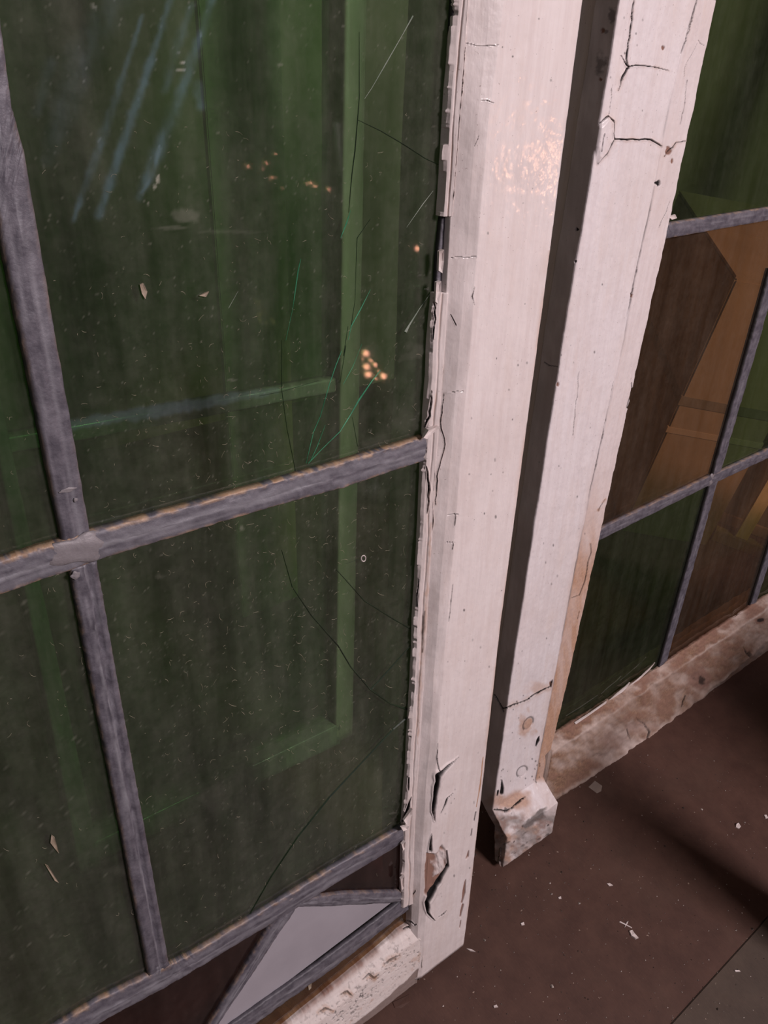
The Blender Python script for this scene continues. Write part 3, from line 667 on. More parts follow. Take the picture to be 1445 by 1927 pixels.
for pts in ([(660, 395, .6), (652, 420, 3), (641, 448, .8)], [(566, 487, .8), (561, 510, 2.6), (551, 580, 1), (538, 640, .6)], [(697, 545, .6), (678, 583, 2), (661, 614, 2.2), (655, 640, .8)],
            [(643, 660, 1), (632, 688, 2.2), (620, 723, 1.6), (603, 783, 1.6), (590, 813, 1.4), (576, 872, 1.2)], [(716, 697, 1.2), (700, 717, 2), (676, 752, 4), (660, 780, 2.2), (640, 812, 1.6), (606, 845, 1.2), (580, 872, 2)],
            [(681, 647, .6), (664, 690, 1), (646, 723, 1)], [(612, 800, .6), (597, 840, 1.6), (584, 868, 1.2)]):
    tubes(near, [pts], GP, MT['crack_green'], 'glass_crack')
for pts in ([(777, 30, 3), (757, 66, 1.2), (726, 120, 2.2), (700, 165, 1.2), (686, 186, .8)], [(763, 625, 7), (770, 612, 4), (790, 580, 1.6), (815, 545, 1)], [(815, 359, .7), (795, 385, 1.6), (765, 428, .7)], [(448, 548, .4), (430, 580, .9)]):
    tubes(near, [pts], GP, MT['crack_pale'], 'scratch')
MT['lint'] = plain_mat('lint', (.22, .20, .14), (.38, .33, .25), 300, .8)
rr = random.Random(21); hairs = []
while len(hairs) < 800:
    x = rr.gauss(480, 190) if rr.random() < .75 else rr.uniform(0, 800); y = rr.gauss(1080, 330) if rr.random() < .8 else rr.uniform(200, 1750)
    if not (5 < x < np.interp(y, [0, 1700], [835, 745]) and 150 < y < 1780): continue
    L = rr.choice((3, 4, 5, 7, 10, 14)) * rr.uniform(.7, 1.2); a = rr.uniform(0, 6.28); cv = rr.uniform(-1.1, 1.1); p = [(x, y, .4)]
    for k in range(4): a += cv * rr.uniform(.3, 1); x += L / 4 * math.cos(a); y += L / 4 * math.sin(a); p.append((x, y, rr.uniform(.25, .75)))
    hairs.append(p)
tag(tubes(near, hairs, GP, MT['lint'], 'dust_fibres'), kind='stuff')
tubes(near, [[(684 + 4.2 * math.cos(t * .5236), 1051 + 5.6 * math.sin(t * .5236), 2.2) for t in range(13)]], GP, MT['pale_flake'], 'paint_ring')
for pl in ([(262, 535), (268, 532), (276, 548), (272, 562), (266, 552)], [(374, 556), (385, 550), (392, 548), (386, 558)],
           [(96, 1570), (102, 1574), (107, 1592), (110, 1604), (103, 1596), (94, 1584)], [(84, 1625), (90, 1628), (110, 1660), (102, 1655)], [(578, 1846), (586, 1841), (585, 1858), (580, 1862)]):
    flake(near, pl, GN - .001, .0012, MT['dull_flake'], curl=.002)

# ================================================================== far sash
FD = 1.2
far_bottom = FLOOR_D
FT = .145
far = Frame('window_sash', 2.7, (FLOOR_D - (FD + FT) * math.sin(TH)) / math.cos(TH), FD + FT / 2, cat='window sash', group='leaning window sashes',
            label='far window sash with amber and green leaded panes, horned foot and rust-stained bottom rail')
fl_l = St([(1168, 0), (1060, 640), (967, 1244), (927, 1524)], FD, jag=rnd(12, 31, .003))
fl_b = St([(1306, 20), (1282, 101), (1262, 188), (1245, 275), (1225, 386), (1208, 463), (1188, 554), (1175, 638), (1135, 813), (1111, 922), (1047, 1256), (1014, 1430), (1006, 1480)], FD)
fl_i = St([(1346, 0), (1255, 430), (1208, 640), (1067, 1280), (1031, 1430)], FD + .014, jag=rnd(40, 33, .0022))
def far_field(PX, PY, disp, wear, U, Vv):
    def cr(pts, depth=.004, **k): crack(PX, PY, disp, wear, pts, depth, seed=int(pts[0][0] * 5 + pts[0][1]), **k)
    cr([(1193, 0, 1), (1187, 50, 1.6), (1178, 111, 1.6), (1181, 126, 1.4)], .006, stain=.25); cr([(1168, 104, .7), (1181, 126, 1.6)], .006)
    cr([(1181, 126, 1.8), (1171, 144, 2), (1163, 171, .7)], .006, stain=.3); cr([(1181, 126, 1.4), (1195, 123, 1), (1215, 124, 1.2), (1259, 133, .6)], .004, stain=.3)
    cr([(1153, 160, .4), (1145, 215, .7)], .003, dark=.6)
    cr([(1143, 218, 1.2), (1153, 228, 2), (1153, 262, 2.2), (1141, 289, 2.2), (1124, 309, .8)], .008, stain=.3)
    cr([(1143, 218, 1), (1128, 232, .7)], .004); cr([(1134, 252, 1.2), (1128, 285, 1.2)], .004, dark=.6)
    cr([(1153, 262, 1.8), (1190, 262, 1.4), (1225, 263, 1.6), (1245, 275, 1.2)], .006, stain=.35)
    m = poly_mask(PX, PY, [(1143, 220), (1152, 230), (1152, 262), (1140, 288), (1124, 305), (1122, 275), (1128, 240)], 3); disp += .006 * m
    cr([(1250, 295, .6), (1258, 284, 1), (1272, 268, .9), (1290, 265, .6)], .004, stain=.5)
    chips(PX, PY, disp, wear, [(1258, 284, 6, 8), (1264, 303, 2.5, 5), (1248, 90, 3, 5), (1134, 58, 3.5, 6), (1129, 150, 3, 4), (1050, 724, 4, 5), (1037, 1287, 3, 6), (1188, 556, 2.5, 6)])
    for x, y, rx, ry in ((1238, 345, 5, 7), (1105, 28, 4, 6), (1085, 432, 2.5, 4), (1083, 492, 2, 2.5)):
        d = np.hypot((PX - x) / rx, (PY - y) / ry) + .5 * fbm(PX / 4, PY / 4, 3); k = 1 - sstep(d, .6, 1); disp -= .004 * k; wear[..., 0] = np.maximum(wear[..., 0], k)
    for a in ([(1312, 0, .7), (1302, 40, .8), (1287, 85, .7), (1282, 101, .6)], [(1314, 75, .5), (1318, 82, .6), (1326, 86, .5)], [(1312, 82, .4), (1300, 105, .5), (1288, 128, .5), (1287, 145, .5)],
              [(1294, 150, .4), (1288, 195, .8), (1280, 235, .5)], [(1208, 463, .5), (1188, 554, 1.0), (1180, 595, .8)], [(1155, 717, .5), (1135, 811, .9), (1111, 922, .7)],
              [(1090, 700, .4), (1078, 820, .7)], [(1260, 380, .5), (1240, 428, .6)], [(1024, 682, .8), (1032, 688, .8), (1048, 690, .6)]):
        cr(a, .003, dark=.7)
    cr([(1188, 720, 1), (1186, 745, 1.6), (1180, 768, 1.2)], .003, dark=.7)
    b = np.abs(U - fl_b.at(Vv)); k = np.exp(-(b / .0028) ** 2) * (1 - sstep(PY, 1462, 1480)); disp -= .003 * k; wear[..., 0] = np.maximum(wear[..., 0], np.clip(k * (.32 + .9 * fbm(Vv * 10, Vv * 0, 44)), 0, .7))
    inn = sstep(U - fl_b.at(Vv), 0.0, .004); low = sstep(PY, 820, 1180) * (1 - sstep(PY, 1462, 1478))
    wear[..., 2] = np.maximum(wear[..., 2], inn * np.clip(low * (.80 + .5 * fbm(PX / 12, PY / 60, 14)) + .10, 0, .95))
    ed = sstep(U - fl_b.at(Vv), -.035, 0) * sstep(PY, 600, 1150); wear[..., 2] = np.maximum(wear[..., 2], .30 * ed * np.clip(.5 + fbm(PX / 10, PY / 50, 16), 0, 1))
    for a in ([(1138, 940, .8), (1128, 955, 1.2), (1125, 962, .8)], [(1111, 1023, .7), (1112, 1040, 1), (1106, 1060, 1), (1100, 1095, 1.2), (1090, 1120, 1), (1075, 1126, .8)], [(1090, 1150, .6), (1086, 1165, .7)]): cr(a, .004, stain=.9, dark=.7)
    cr([(945, 1333, 1), (954, 1332, 1.6), (983, 1321, 1), (1008, 1306, 1.5), (1037, 1292, 1.4), (1039, 1280, 1)], .004, stain=.35)
    cr([(929, 1305, 1), (944, 1331, 1.8), (947, 1339, 1.2)], .006)
    wear[..., 2] = np.maximum(wear[..., 2], 0)
    blob(PX, PY, wear, 2, 1005, 1296, 30, 16, .5); blob(PX, PY, wear, 2, 990, 1368, 17, 30, .7); blob(PX, PY, wear, 2, 962, 1512, 46, 24, .8); blob(PX, PY, wear, 0, 953, 1524, 6, 5, .8)
    for x, y, rx, ry in ((994, 1362, 8, 12), (982, 1452, 9, 10)):
        d = np.hypot((PX - x - (y - PY) * .4) / rx, (PY - y) / ry); k = np.exp(-((d - 1) / .14) ** 2); disp -= .003 * k
        wear[..., 0] = np.maximum(wear[..., 0], .75 * k * (np.sin(np.arctan2(PY - y, PX - x) + .6) < .45)); 
        if y < 1400: wear[..., 2] = np.maximum(wear[..., 2], .85 * (1 - sstep(d, .7, 1.1)))
    cr([(1014, 1386, 1), (1012, 1393, 2.8), (1008, 1404, 1)], .005); cr([(944, 1468, .8), (945, 1484, 3), (944, 1492, 3.4)], .006); cr([(937, 1488, 1.4), (935, 1497, 1)], .004)
    rs = np.random.default_rng(8)
    for _ in range(34):
        t = rs.random(); x, y = (1008 + rs.normal(0, 5), 1450 + rs.normal(0, 16)) if t < .4 else ((945 + rs.normal(0, 8), 1475 + rs.normal(0, 22)) if t < .6 else (rs.uniform(960, 1000), rs.uniform(1250, 1480)))
        d = np.hypot(PX - x, PY - y) / rs.uniform(.9, 2.2); wear[..., 0] = np.maximum(wear[..., 0], .7 * (1 - sstep(d, .5, 1.1)))
    for _ in range(40):
        y = rs.uniform(0, 1250); x = np.interp(y, [0, 1250], [1225, 1005]) + rs.uniform(-70, 60)
        d = np.hypot(PX - x, (PY - y) * .6) / rs.uniform(.8, 2.0); wear[..., 0] = np.maximum(wear[..., 0], rs.uniform(.2, .7) * (1 - sstep(d, .5, 1.1)))
    side = 1 - sstep(U - fl_l.at(Vv), -.001, .003); wear[..., 3] = np.maximum(wear[..., 3], .45 * side * np.clip(.8 + fbm(Vv * 12, PX / 20, 5), 0, 1))  # shade of the side face painted in as mottled grey
    for x, y, rx, ry in ((1132, 120, 12, 22), (1150, 30, 8, 18), (1140, 60, 5, 6)): blob(PX, PY, wear, 0, x, y, rx, ry, .55)
    # the horn: worn flare
    foot = sstep(PY, 1515, 1545); wear[..., 3] = np.maximum(wear[..., 3], foot * np.clip(.66 + 1.1 * fbm(PX / 16, PY / 14, 66), .1, .95))
    wear[..., 2] = np.maximum(wear[..., 2], foot * np.clip(.42 + 1.3 * fbm(PX / 18, PY / 15, 68), 0, .85)); wear[..., 1] = np.maximum(wear[..., 1], foot * np.clip(1.5 * fbm(PX / 11, PY / 9, 166) - .12, 0, .6)); disp += .0025 * foot * fbm(PX / 9, PY / 9, 69)
    nb_ = np.random.default_rng(12)
    for _ in range(26):
        x, y = nb_.uniform(945, 1040), nb_.uniform(1530, 1610); d = np.hypot((PX - x) / nb_.uniform(2, 6), (PY - y + (PX - x) * .5) / nb_.uniform(1.2, 2.6)); wear[..., 0] = np.maximum(wear[..., 0], foot * nb_.uniform(.3, .8) * (1 - sstep(d, .4, 1.1)))
    cr([(929, 1524, 1), (954, 1527, 1.4), (979, 1507, 1.8), (988, 1500, 1)], .004, stain=.6)
    m = poly_mask(PX, PY, [(1029, 1519), (1022, 1541), (1004, 1555), (989, 1559), (981, 1553), (1000, 1541), (1016, 1524)], 2, 6); disp -= .004 * m; wear[..., 3] = np.maximum(wear[..., 3], m); wear[..., 0] = np.maximum(wear[..., 0], .35 * m)
SLAB = .062
fv = np.concatenate([np.linspace(-1.2, uvn((1168, -20), FD)[1], 10), vgrid(-16, 1524, 1250, 980, FD, 1.35)]); VK = uvn((927, 1524), FD)[1]; fv = fv[fv < VK]
# horn rows continue past the face: flare out, short nose
flare_v, flare_n, nose_v = .051 * FD, .067 * FD, .128 * FD
rows = list(fv) + list(VK + flare_v * np.linspace(0, 1, 34)) + list(VK + flare_v + nose_v * np.linspace(.02, 1, 60))
fvv = np.array(rows)
ulk = float(fl_l.at(np.array([VK]))[0]); uik = uvn((1021, 1465), FD)[0]
def horn(Aa, Nn, B):
    # below the knee the face flares towards the viewer and ends in a short upright nose; full width, no bevel
    low = B > VK - .10; below = sstep(B, VK - .10, VK - .06)
    Nn = np.where(low & (Nn < FD + .0165) & (Aa > ulk + .03), Nn * (1 - below) + FD * below, Nn)
    Aa = np.where(low, np.minimum(Aa, uik), Aa)
    kk = np.clip((B - VK) / flare_v, 0, 1); kk = kk - .06 * np.sin(kk * math.pi)
    tail = np.clip((B - VK - flare_v) / nose_v, 0, 1); Nn = np.where(Nn > FD + .03, Nn - .022 * tail, Nn)
    edge = .006 * fbm(Aa * 30, B * 30, 5) * (B > VK)
    return Aa, Nn - flare_n * kk, B + edge
strip(far, 'stile', MT['paint_far'],
      [St(base=fl_l, da=.0, n=FD + SLAB), St(base=fl_l, n=FD + .005), St(base=fl_l, da=.0015, n=FD + .0015), St(base=fl_l, da=.005, n=FD), fl_b, St(base=fl_i, da=-.003, n=FD + .010), St(base=fl_i, n=FD + .016), St(base=fl_i, n=FD + SLAB)],
      [22, 3, 3, 160, 60, 4, 8, 1], 'v', 0, 1, 0, far_field, .0016, bgrid=fvv, warp=horn)
# thicker body of the stile behind the front slab, set back from the edge
lb = St(base=fl_l, da=.035, n=FD + SLAB + .001)
strip(far, 'stile_core', MT['paint_far'], [St(base=fl_l, da=.035, n=FD + FT), lb, St(base=fl_i, da=-.004, n=FD + SLAB + .001), St(base=fl_i, da=-.004, n=FD + FT)], [6, 4, 2, 1], 'v', -1.2, VK - .03, 120, None, .001)

# bottom rail of the far sash
RT = .022
fr_top = St([(1031, 1392), (1044, 1382), (1243, 1253), (1445, 1120)], FD + RT, 'u', jag=rnd(26, 61, .006))
fr_crs = St([(1040, 1418), (1150, 1345), (1243, 1281), (1445, 1146)], FD + .004, 'u', jag=rnd(8, 62, .003))
fr_lip = St([(1040, 1503), (1123, 1452), (1243, 1375), (1320, 1310), (1445, 1204)], FD + .010, 'u', jag=rnd(10, 63, .008))
fr_bot = St([(1040, 1520), (1087, 1500), (1200, 1418), (1305, 1334), (1445, 1229)], FD + .022, 'u', jag=rnd(22, 64, .010))
def frail_field(PX, PY, disp, wear, U, Vv):
    n1 = fbm(PX / 60, PY / 60, 81); n2 = fbm(PX / 22, PY / 18, 83); n3 = fbm(PX / 7, PY / 6, 85)
    left = 1 - sstep(PX, 1040, 1260)
    wear[..., 2] = np.clip(.38 + 1.2 * n1 + .8 * n2 + .40 * left, 0, .95); wear[..., 1] = np.clip(.9 * n1 + 1.0 * n2 + .6 * n3 - .08, 0, .6)
    top = 1 - sstep(Vv - fr_crs.at(U), -.012, .004); wear[..., 2] = np.maximum(wear[..., 2], top * np.clip(.55 + .8 * n2, 0, .95)); wear[..., 1] = np.maximum(wear[..., 1], top * np.clip(.25 + 1.4 * n2 + .5 * n3, 0, .75))
    for x, y, rx, ry, am in ((1318, 1278, 20, 22, .85), (1300, 1262, 14, 14, .6), (1430, 1168, 14, 8, .9), (1405, 1225, 8, 8, .6), (1120, 1440, 26, 14, .6), (1200, 1370, 30, 16, .45), (1260, 1320, 20, 18, .45), (1160, 1395, 30, 22, .35)): blob(PX, PY, wear, 1, x, y, rx, ry, am)
    for x, y, rx, ry, am in ((1318, 1278, 10, 10, .8), (1432, 1166, 9, 5, .9), (1408, 1228, 4, 5, .6)): blob(PX, PY, wear, 0, x, y, rx, ry, am, 1.1)
    pale = np.exp(-((Vv - fr_crs.at(U)) / .007) ** 2); wear[..., 2] *= 1 - .55 * pale; wear[..., 1] *= 1 - .8 * pale
    lip = np.exp(-((Vv - fr_lip.at(U)) / .018) ** 2) * np.clip(.7 + 1.2 * n2, 0, 1); wear[..., 2] *= 1 - .75 * lip; wear[..., 1] *= 1 - lip; disp += .005 * lip
    un = sstep(Vv - fr_lip.at(U), .010, .035); wear[..., 3] = np.maximum(wear[..., 3], un * np.clip(.55 + n3, 0, 1))
    disp += .006 * n2 + .003 * n3
    for a in ([(1215, 1392, 1), (1222, 1378, 1.6), (1212, 1362, 1), (1196, 1350, .7)], [(1180, 1372, .7), (1186, 1392, .9)], [(1398, 1217, .8), (1410, 1236, 1.4)], [(1290, 1310, 1), (1283, 1330, 1.2)]): crack(PX, PY, disp, wear, a, .004, 2, .8)
strip(far, 'bottom_rail', MT['paint_dirty'], [St(base=fr_top, da=.07, n=FD + .040), St(base=fr_top, da=.004, n=FD + .034), fr_top, fr_crs, fr_lip, fr_bot, St(base=fr_bot, da=.0, n=FD + FT), St(base=fr_top, da=.07, n=FD + FT)],
      [2, 3, 22, 44, 12, 4, 1, 1], 'u', 0, 1, 0, frail_field, .003, bgrid=np.concatenate([np.linspace(uvn((1029, 1480), FD)[0], uvn((1470, 1205), FD)[0], 520), np.linspace(uvn((1490, 1190), FD)[0], 5.1, 10)]))
for nm, (ua, ub, va, vb) in (('stile', (5.1, 5.4, -1.2, uvn((1445, 1229), FD)[1])), ('top_rail', (1.46, 5.4, -1.45, -1.2))):
    box(nm, far.loc(ua, vb, FD), far.loc(ub, va, FD + FT), MT['paint_far'], far.root, .001)
# lead and glass of the far sash
FG = FD + .036; FC = FD + .032
came(far, [(1235, 421), (1259, 418), (1445, 389), (1640, 358)], [(1235, 452), (1254, 448), (1445, 414), (1640, 380)], FC, rust=(.5, .5), nl=140, seed=31, shine=-.35)
came(far, [(1100, 1007), (1131, 991), (1336, 893), (1445, 843), (1560, 790)], [(1100, 1028), (1128, 1014), (1329, 914), (1445, 860), (1560, 806)], FC, rust=(.5, .15), nl=160, seed=33, shine=-.35)
came(far, [(1445, 505), (1406, 645), (1336, 893), (1290, 1060), (1230, 1275)], [(1463, 505), (1424, 645), (1352, 890), (1304, 1060), (1243, 1275)], FC + .002, black=(1, 0), nl=200, seed=35, shine=-.35)
came(far, [(1520, 760), (1475, 920), (1445, 1019), (1404, 1150)], [(1533, 760), (1488, 920), (1457, 1019), (1415, 1150)], FC + .002, black=(1, 0), nl=120, seed=37, shine=-.35)
solder(1338, 903, 13, 12, far, FC - .004); 
def fp(c, m): return pane(far, c, FG, m)
fp([(1250, 434), (1200, 434 + 8), (1300, -160), (1800, -250), (1640, 370)], MT['green_far'])
fp([(1240, 440), (1460, 400), (1470, 470), (1343, 902), (1080, 1030)], MT['amber'])
fp([(1462, 401), (1650, 370), (1560, 798), (1345, 901), (1472, 470)], MT['green_far'])
fp([(1080, 1031), (1341, 904), (1232, 1290), (985, 1440)], MT['green_far'])
fp([(1343, 903), (1478, 843), (1490, 910), (1408, 1170), (1236, 1290)], MT['amber'])
fp([(1480, 842), (1560, 799), (1640, 1010), (1410, 1170), (1492, 910)], MT['green_far'])
for pl in ([(1146, 1317), (1170, 1301), (1180, 1291), (1184, 1283), (1176, 1291), (1160, 1304)], [(1182, 1291), (1204, 1273), (1226, 1252), (1231, 1246), (1222, 1259), (1200, 1279)], [(1080, 1359), (1110, 1340), (1140, 1319), (1139, 1322), (1109, 1344), (1082, 1362)], [(1256, 407), (1268, 403), (1272, 410), (1262, 413)]):
    flake(far, pl, FD + .018, .002, curl=.002)
#BEHIND
exec_behind = True
if exec_behind:
    # ---------------------------------------------------------- sash standing behind the near one
    d3 = floor_depth((640, 1402)); T3 = .10
    back = Frame('window_sash', 0.2, (FLOOR_D - (d3 + T3) * math.sin(TH)) / math.cos(TH), d3 + T3 / 2, cat='window sash', group='leaning window sashes',
                 label='white window sash standing behind the near one, seen dimly through its green panes')
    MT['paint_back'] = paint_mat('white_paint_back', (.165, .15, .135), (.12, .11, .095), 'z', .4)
    def bar(name, ea, eb, along, m=MT['paint_back'], n=d3, t=T3, b=(0, 1), fr=back):
        a_, b_ = St(ea, n, along), St(eb, n, along)
        return strip(fr, name, m, [St(base=a_, n=n + t), St(base=a_, n=n + .004), St(base=a_, da=.004, n=n), St(base=b_, da=-.004, n=n), St(base=b_, n=n + .004), St(base=b_, n=n + t)], [2, 2, 6, 2, 2, 1], along, b[0], b[1], 90, None, .002)
    vb3 = back.v0
    MT['paint_back_lit'] = paint_mat('white_paint_back_lit', (.34, .285, .24), (.26, .22, .18), 'z', .4)  # same white paint, paler to make up for the shade on this stile
    bar('stile', [(650, 0), (632, 1400)], [(692, 0), (664, 1400)], 'v', m=MT['paint_back_lit'], b=(-1.1, vb3))
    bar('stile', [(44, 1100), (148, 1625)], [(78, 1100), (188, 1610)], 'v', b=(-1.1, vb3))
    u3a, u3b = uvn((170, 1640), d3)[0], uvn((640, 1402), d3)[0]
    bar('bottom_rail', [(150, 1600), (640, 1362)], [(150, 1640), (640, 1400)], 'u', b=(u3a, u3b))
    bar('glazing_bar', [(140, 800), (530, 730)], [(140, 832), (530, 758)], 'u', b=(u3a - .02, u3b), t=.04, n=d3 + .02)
    c3 = [(u3a, -1.1), (u3b, -1.1), (u3b, vb3 - .06), (u3a, vb3 - .06)]
    MT['pale_green'] = glass_mat('pale_green_glass', (.72, .86, .66), (.40, .42, .34), .05, .12)
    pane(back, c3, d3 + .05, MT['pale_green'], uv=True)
    # ---------------------------------------------------------- pale board behind
    MT['plywood'] = plain_mat('plywood', (.56, .50, .40), (.66, .59, .48), 12, .7, (8, 8, 1))
    d4 = d3 + .72
    q0, q1 = uvn((372, 0), d4)[0], uvn((527, 0), d4)[0]
    q0, q1 = q0, q1; v4 = (FLOOR_D - (d4 + .03) * math.sin(TH)) / math.cos(TH)
    brd = Frame('plank', (q0 + q1) / 2, v4, d4, cat='board', label='pale wide board standing upright behind the green panes of the near sash')
    box('board', brd.loc(q0, v4, d4), brd.loc(q1, -1.2, d4 + .03), MT['plywood'], brd.root, .001)
    # ---------------------------------------------------------- crate and box behind the far sash
    MT['slat_wood'] = plain_mat('raw_wood', (.60, .47, .27), (.74, .60, .38), 20, .6, (10, 10, 1.2))
    MT['card'] = plain_mat('cardboard', (.19, .135, .09), (.235, .17, .115), 10, .8); MT['card_tape'] = plain_mat('box_tape', (.27, .20, .15), (.31, .24, .18), 10, .5)
    MT['card_dark'] = plain_mat('dark_batten', (.10, .08, .06), (.14, .11, .085), 20, .8)
    def yawed(name, base, e1, **t):
        o = bpy.data.objects.new(name, None); o.empty_display_size = .05; col.objects.link(o); o.location = base
        o.rotation_euler = (0, 0, math.atan2(e1.y, e1.x)); return tag(o, **t)
    ca, cb = on_floor((1352, 1022)), on_floor((1423, 1049)); e1 = (cb - ca); e1.z = 0; e1.normalize()
    crate = yawed('slatted_crate', ca, e1, cat='crate', label='slatted pale wood crate standing behind the right amber and green panes of the far sash')
    back_dir = Vector((-e1.y, e1.x, 0))
    if back_dir.y < 0: back_dir = -back_dir
    sy = 1 if Vector((-e1.y, e1.x, 0)).y > 0 else -1
    box('base_board', (-.012, 0, 0), (.09, sy * .014, .018), MT['card'], crate, .001)
    box('base_board', (-.012, sy * .05, 0), (.09, sy * .064, .018), MT['card'], crate, .001)
    box('back_panel', (-.012, sy * .052, .018), (.09, sy * .060, .225), MT['card_dark'], crate)
    for k in range(2):
        x = .014 + k * .040; box('slat', (x, sy * .002, .018), (x + .017, sy * .010, .225), MT['slat_wood'], crate, .001)
    box('top_board', (-.012, 0, .225), (.09, sy * .064, .235), MT['slat_wood'], crate, .001)
    # cardboard box with its corner edge towards us
    kb = on_floor((1168, 1000)); ph = math.radians(-41); er = Vector((math.cos(ph), math.sin(ph), 0))
    carton = yawed('cardboard_box', kb, er, cat='box', label='brown cardboard box with dark strap seen through the large amber pane of the far sash')
    box('body', (0, 0, 0), (.12, .30, .365), MT['card'], carton, .002)
    box('strap', (-.0012, -.0012, .205), (.1212, .3012, .217), MT['card_dark'], carton)
    box('tape', (-.001, -.001, .165), (.121, .301, .173), MT['card_tape'], carton)
    box('flap', (.0, .002, .365), (.12, .15, .368), MT['card'], carton); box('flap', (.0, .152, .365), (.12, .298, .368), MT['card'], carton)

# ================================================================== out of frame: the little lamp mirrored in the glass, and an added shadow caster
MT['bulb'] = emit_mat('warm_bulb', (1.0, .40, .27), 32.0); MT['globe'] = emit_mat('warm_globe', (1.0, .45, .24), 55.0)
MT['black_metal'] = plain_mat('black_metal', (.03, .03, .03), (.05, .045, .04), 40, .4)
MT['old_wood'] = plain_mat('old_wood', (.16, .10, .07), (.22, .14, .09), 20, .7, (8, 8, 1))
def lathe(name, prof, m, parent, loc=(0, 0, 0), seg=16):
    V_ = [(r * math.cos(2 * math.pi * i / seg), r * math.sin(2 * math.pi * i / seg), z) for r, z in prof for i in range(seg)]
    F_ = [[k * seg + i, k * seg + (i + 1) % seg, (k + 1) * seg + (i + 1) % seg, (k + 1) * seg + i] for k in range(len(prof) - 1) for i in range(seg)]
    me = np_mesh(name, V_, [np.array(F_), np.arange(seg)[None, ::-1], (np.arange(seg) + (len(prof) - 1) * seg)[None, :]])
    o = link(me, name, m, parent); o.location = loc; return o
def mirrored(p, n, dist):
    r = ray(p); P = r * (n / (r @ N)); q = r / np.linalg.norm(r); q = q - 2 * (q @ N) * N
    w_ = cam2world_vec(P + q * dist / S) * S; w_.z += CAMZ; return w_
lamp = bpy.data.objects.new('branch_lamp', None); col.objects.link(lamp); lamp.location = (.93, -.84, 0)
tag(lamp, 'black branch lamp with tiny warm bulbs whose orange light glints in the near green pane', 'lamp')
lathe('base', [(.10, 0), (.10, .012), (.02, .02), (.012, .03)], MT['black_metal'], lamp)
lathe('pole', [(.008, .03), (.008, .72)], MT['black_metal'], lamp)
def bulb_at(p, n, dist, r, m=None):
    w_ = mirrored(p, n, dist) - Vector(lamp.location); k = 1.0
    lathe('bulb', [(.15 * r, -r), (.7 * r, -.7 * r), (r, 0), (.7 * r, .7 * r), (.1 * r, r)], m or MT['bulb'], lamp, w_, 12)
    a = Vector((0, 0, max(.05, w_.z - .03))); d = w_ - a; L = max(d.length - r, .01)
    q = d.to_track_quat('Z', 'Y'); arm = lathe('arm', [(.0015, 0), (.0015, L)], MT['black_metal'], lamp, a, 6); arm.rotation_euler = q.to_euler()
for p, r in (((689, 665), .0085), ((690, 690), .0075), ((705, 686), .006), ((721, 707), .0085), ((693, 704), .0085), ((683, 676), .003), ((712, 698), .003), ((706, 712), .004), ((697, 678), .004)): bulb_at(p, GN, 1.2, r * .62)
for p, r in (((466, 313), .0022), ((501, 307), .0025), ((519, 288), .0015), ((512, 335), .0022), ((585, 345), .0026), ((594, 352), .0026), ((620, 358), .0026), ((577, 347), .0015), ((530, 355), .0013), ((491, 318), .0013)): bulb_at(p, GN, 1.15, r * .7)
bulb_at((1026, 302), 1.0, 1.0, .022, MT['globe'])
bulb_at((786, 468), GN, 1.2, .004)
tr = bpy.data.objects.new('shadow_caster', None); col.objects.link(tr); tr.location = (.555, -.065, 0)  # unseen, placed only for the shadow bands on the floor
tag(tr, 'unseen wooden post and panel added to cast soft bands of shadow on the floor', 'shadow_caster')
box('post', (-.02, -.02, 0), (.02, .02, .29), MT['old_wood'], tr, .002)
box('panel', (.15, -.12, 0), (.36, -.09, .44), MT['old_wood'], tr, .002)
box('foot_rail', (-.02, -.09, .0), (.36, -.07, .03), MT['old_wood'], tr, .002)
box('cross_piece', (-.015, -.07, .0), (.015, -.02, .03), MT['old_wood'], tr, .002)
# ================================================================== chips of paint on the floor
def chip(poly, label, h=.0016, m=None, name='paint_chip', seed=0, group=None):
    c = [on_floor(p) for p in poly]; ctr = sum(c, Vector()) / len(c); k = len(c); r_ = random.Random(seed + int(poly[0][0]))
    top = [((p - ctr).x * .93, (p - ctr).y * .93, h * .45 * r_.uniform(.6, 1.5)) for p in c]; bot = [((p - ctr).x, (p - ctr).y, .0001) for p in c]
    i = np.arange(k); F_ = np.stack([i, np.roll(i, -1), np.roll(i, -1) + k, i + k], -1)
    me = np_mesh(name, bot + top, [F_, i[None, ::-1], i[None, :] + k]); o = link(me, name, m or MT['pale_flake'], None, False); o.location = (ctr.x, ctr.y, 0)
    import bmesh; bm = bmesh.new(); bm.from_mesh(me); bmesh.ops.recalc_face_normals(bm, faces=bm.faces); bm.to_mesh(me); bm.free()
    return tag(o, label, 'paint chip', group or 'paint chips on the floor')
chip([(1384, 1552), (1389, 1549), (1393, 1557), (1390, 1560), (1384, 1557)], 'small white paint chip, the bright one on the lit floor toward the right edge', .003)
chip([(1437, 1534), (1441, 1534), (1445, 1540), (1440, 1541)], 'white paint chip cut by the right edge of the picture', .002)
chip([(1141, 1663), (1147, 1662), (1153, 1667), (1146, 1668)], 'pale oval paint chip on the floor between the far foot and the split chip')
chip([(1183, 1752), (1189, 1750), (1193, 1758), (1201, 1766), (1195, 1768), (1187, 1762)], 'largest pale paint chip on the floor, ragged and lying under a thin splinter', .003)
chip([(1174, 1747), (1179, 1735), (1182, 1734), (1180, 1739)], 'tiny pale paint chip beside the thin splinter')
chip([(979, 1738), (985, 1736), (987, 1741), (981, 1742)], 'pale paint chip on the floor to the right of the near stile foot', .002)
chip([(877, 1785), (887, 1787), (895, 1792), (884, 1790)], 'thin pale paint chip lying beside the bottom corner of the near stile')
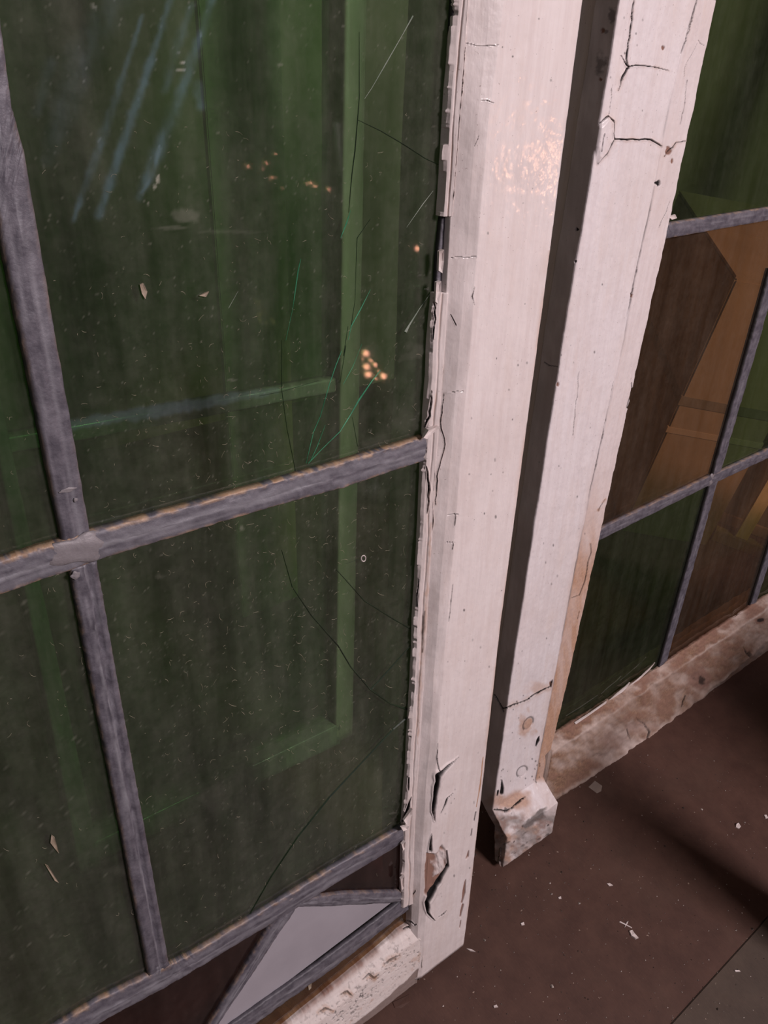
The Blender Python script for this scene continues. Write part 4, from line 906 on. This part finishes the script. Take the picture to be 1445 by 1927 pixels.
chip([(1381, 1826), (1390, 1826), (1393, 1829), (1383, 1829)], 'pale paint chip on the grey sheet just past the floor seam')
chip([(1050, 1689), (1055, 1687), (1056, 1692), (1051, 1692)], 'small pale paint chip below the far horned foot')
chip([(928, 1893), (934, 1891), (937, 1896), (929, 1897)], 'small pale paint chip at the bottom of the picture near its middle')
s_ = chip([(1164, 1735), (1166, 1734), (1189, 1746), (1188, 1747)], 'thin pale splinter lying above the largest paint chip', .0014, name='splinter'); s_['category'] = 'splinter'; del s_['group']
MT['clear_chip'] = plain_mat('milky_flake', (.21, .165, .145), (.27, .215, .185), 40, .35)
s_ = chip([(1107, 1481), (1119, 1469), (1133, 1479), (1131, 1489), (1123, 1493)], 'milky translucent flake sticking out under the far bottom rail', .0006, MT['clear_chip'], 'milky_flake'); s_['category'] = 'flake'; del s_['group']
s_ = chip([(738, 1886), (770, 1871), (773, 1884), (755, 1897), (742, 1897)], 'dull brown scrap lying under the near bottom rail', .0008, MT['floor'], 'brown_scrap'); s_['category'] = 'scrap'; del s_['group']
V_, F_ = [], []; rd = random.Random(4); nn = 0
for _ in range(520):
    p = (rd.uniform(800, 1445), rd.uniform(1400, 1927)); q = on_floor(p); r_ = rd.uniform(.0002, .0007) * (2.2 if rd.random() < .06 else 1); a0 = rd.uniform(0, 6)
    V_ += [(q.x + r_ * math.cos(a0 + k * 1.57) * rd.uniform(.5, 1.3), q.y + r_ * math.sin(a0 + k * 1.57) * rd.uniform(.5, 1.3), .0002) for k in range(4)] + [(q.x, q.y, .0002 + r_ * .8)]
    F_ += [[nn, nn + 1, nn + 4], [nn + 1, nn + 2, nn + 4], [nn + 2, nn + 3, nn + 4], [nn + 3, nn, nn + 4]]; nn += 5
MT['crumb'] = plain_mat('crumbs', (.04, .028, .022), (.55, .46, .42), 130, .8, lo=.45, hi=.62)
o = link(np_mesh('paint_crumbs', V_, [np.array(F_)]), 'paint_crumbs', MT['crumb'], None, False)
tag(o, 'tiny pale and dark crumbs of paint scattered over the brown floor', 'debris', kind='stuff')
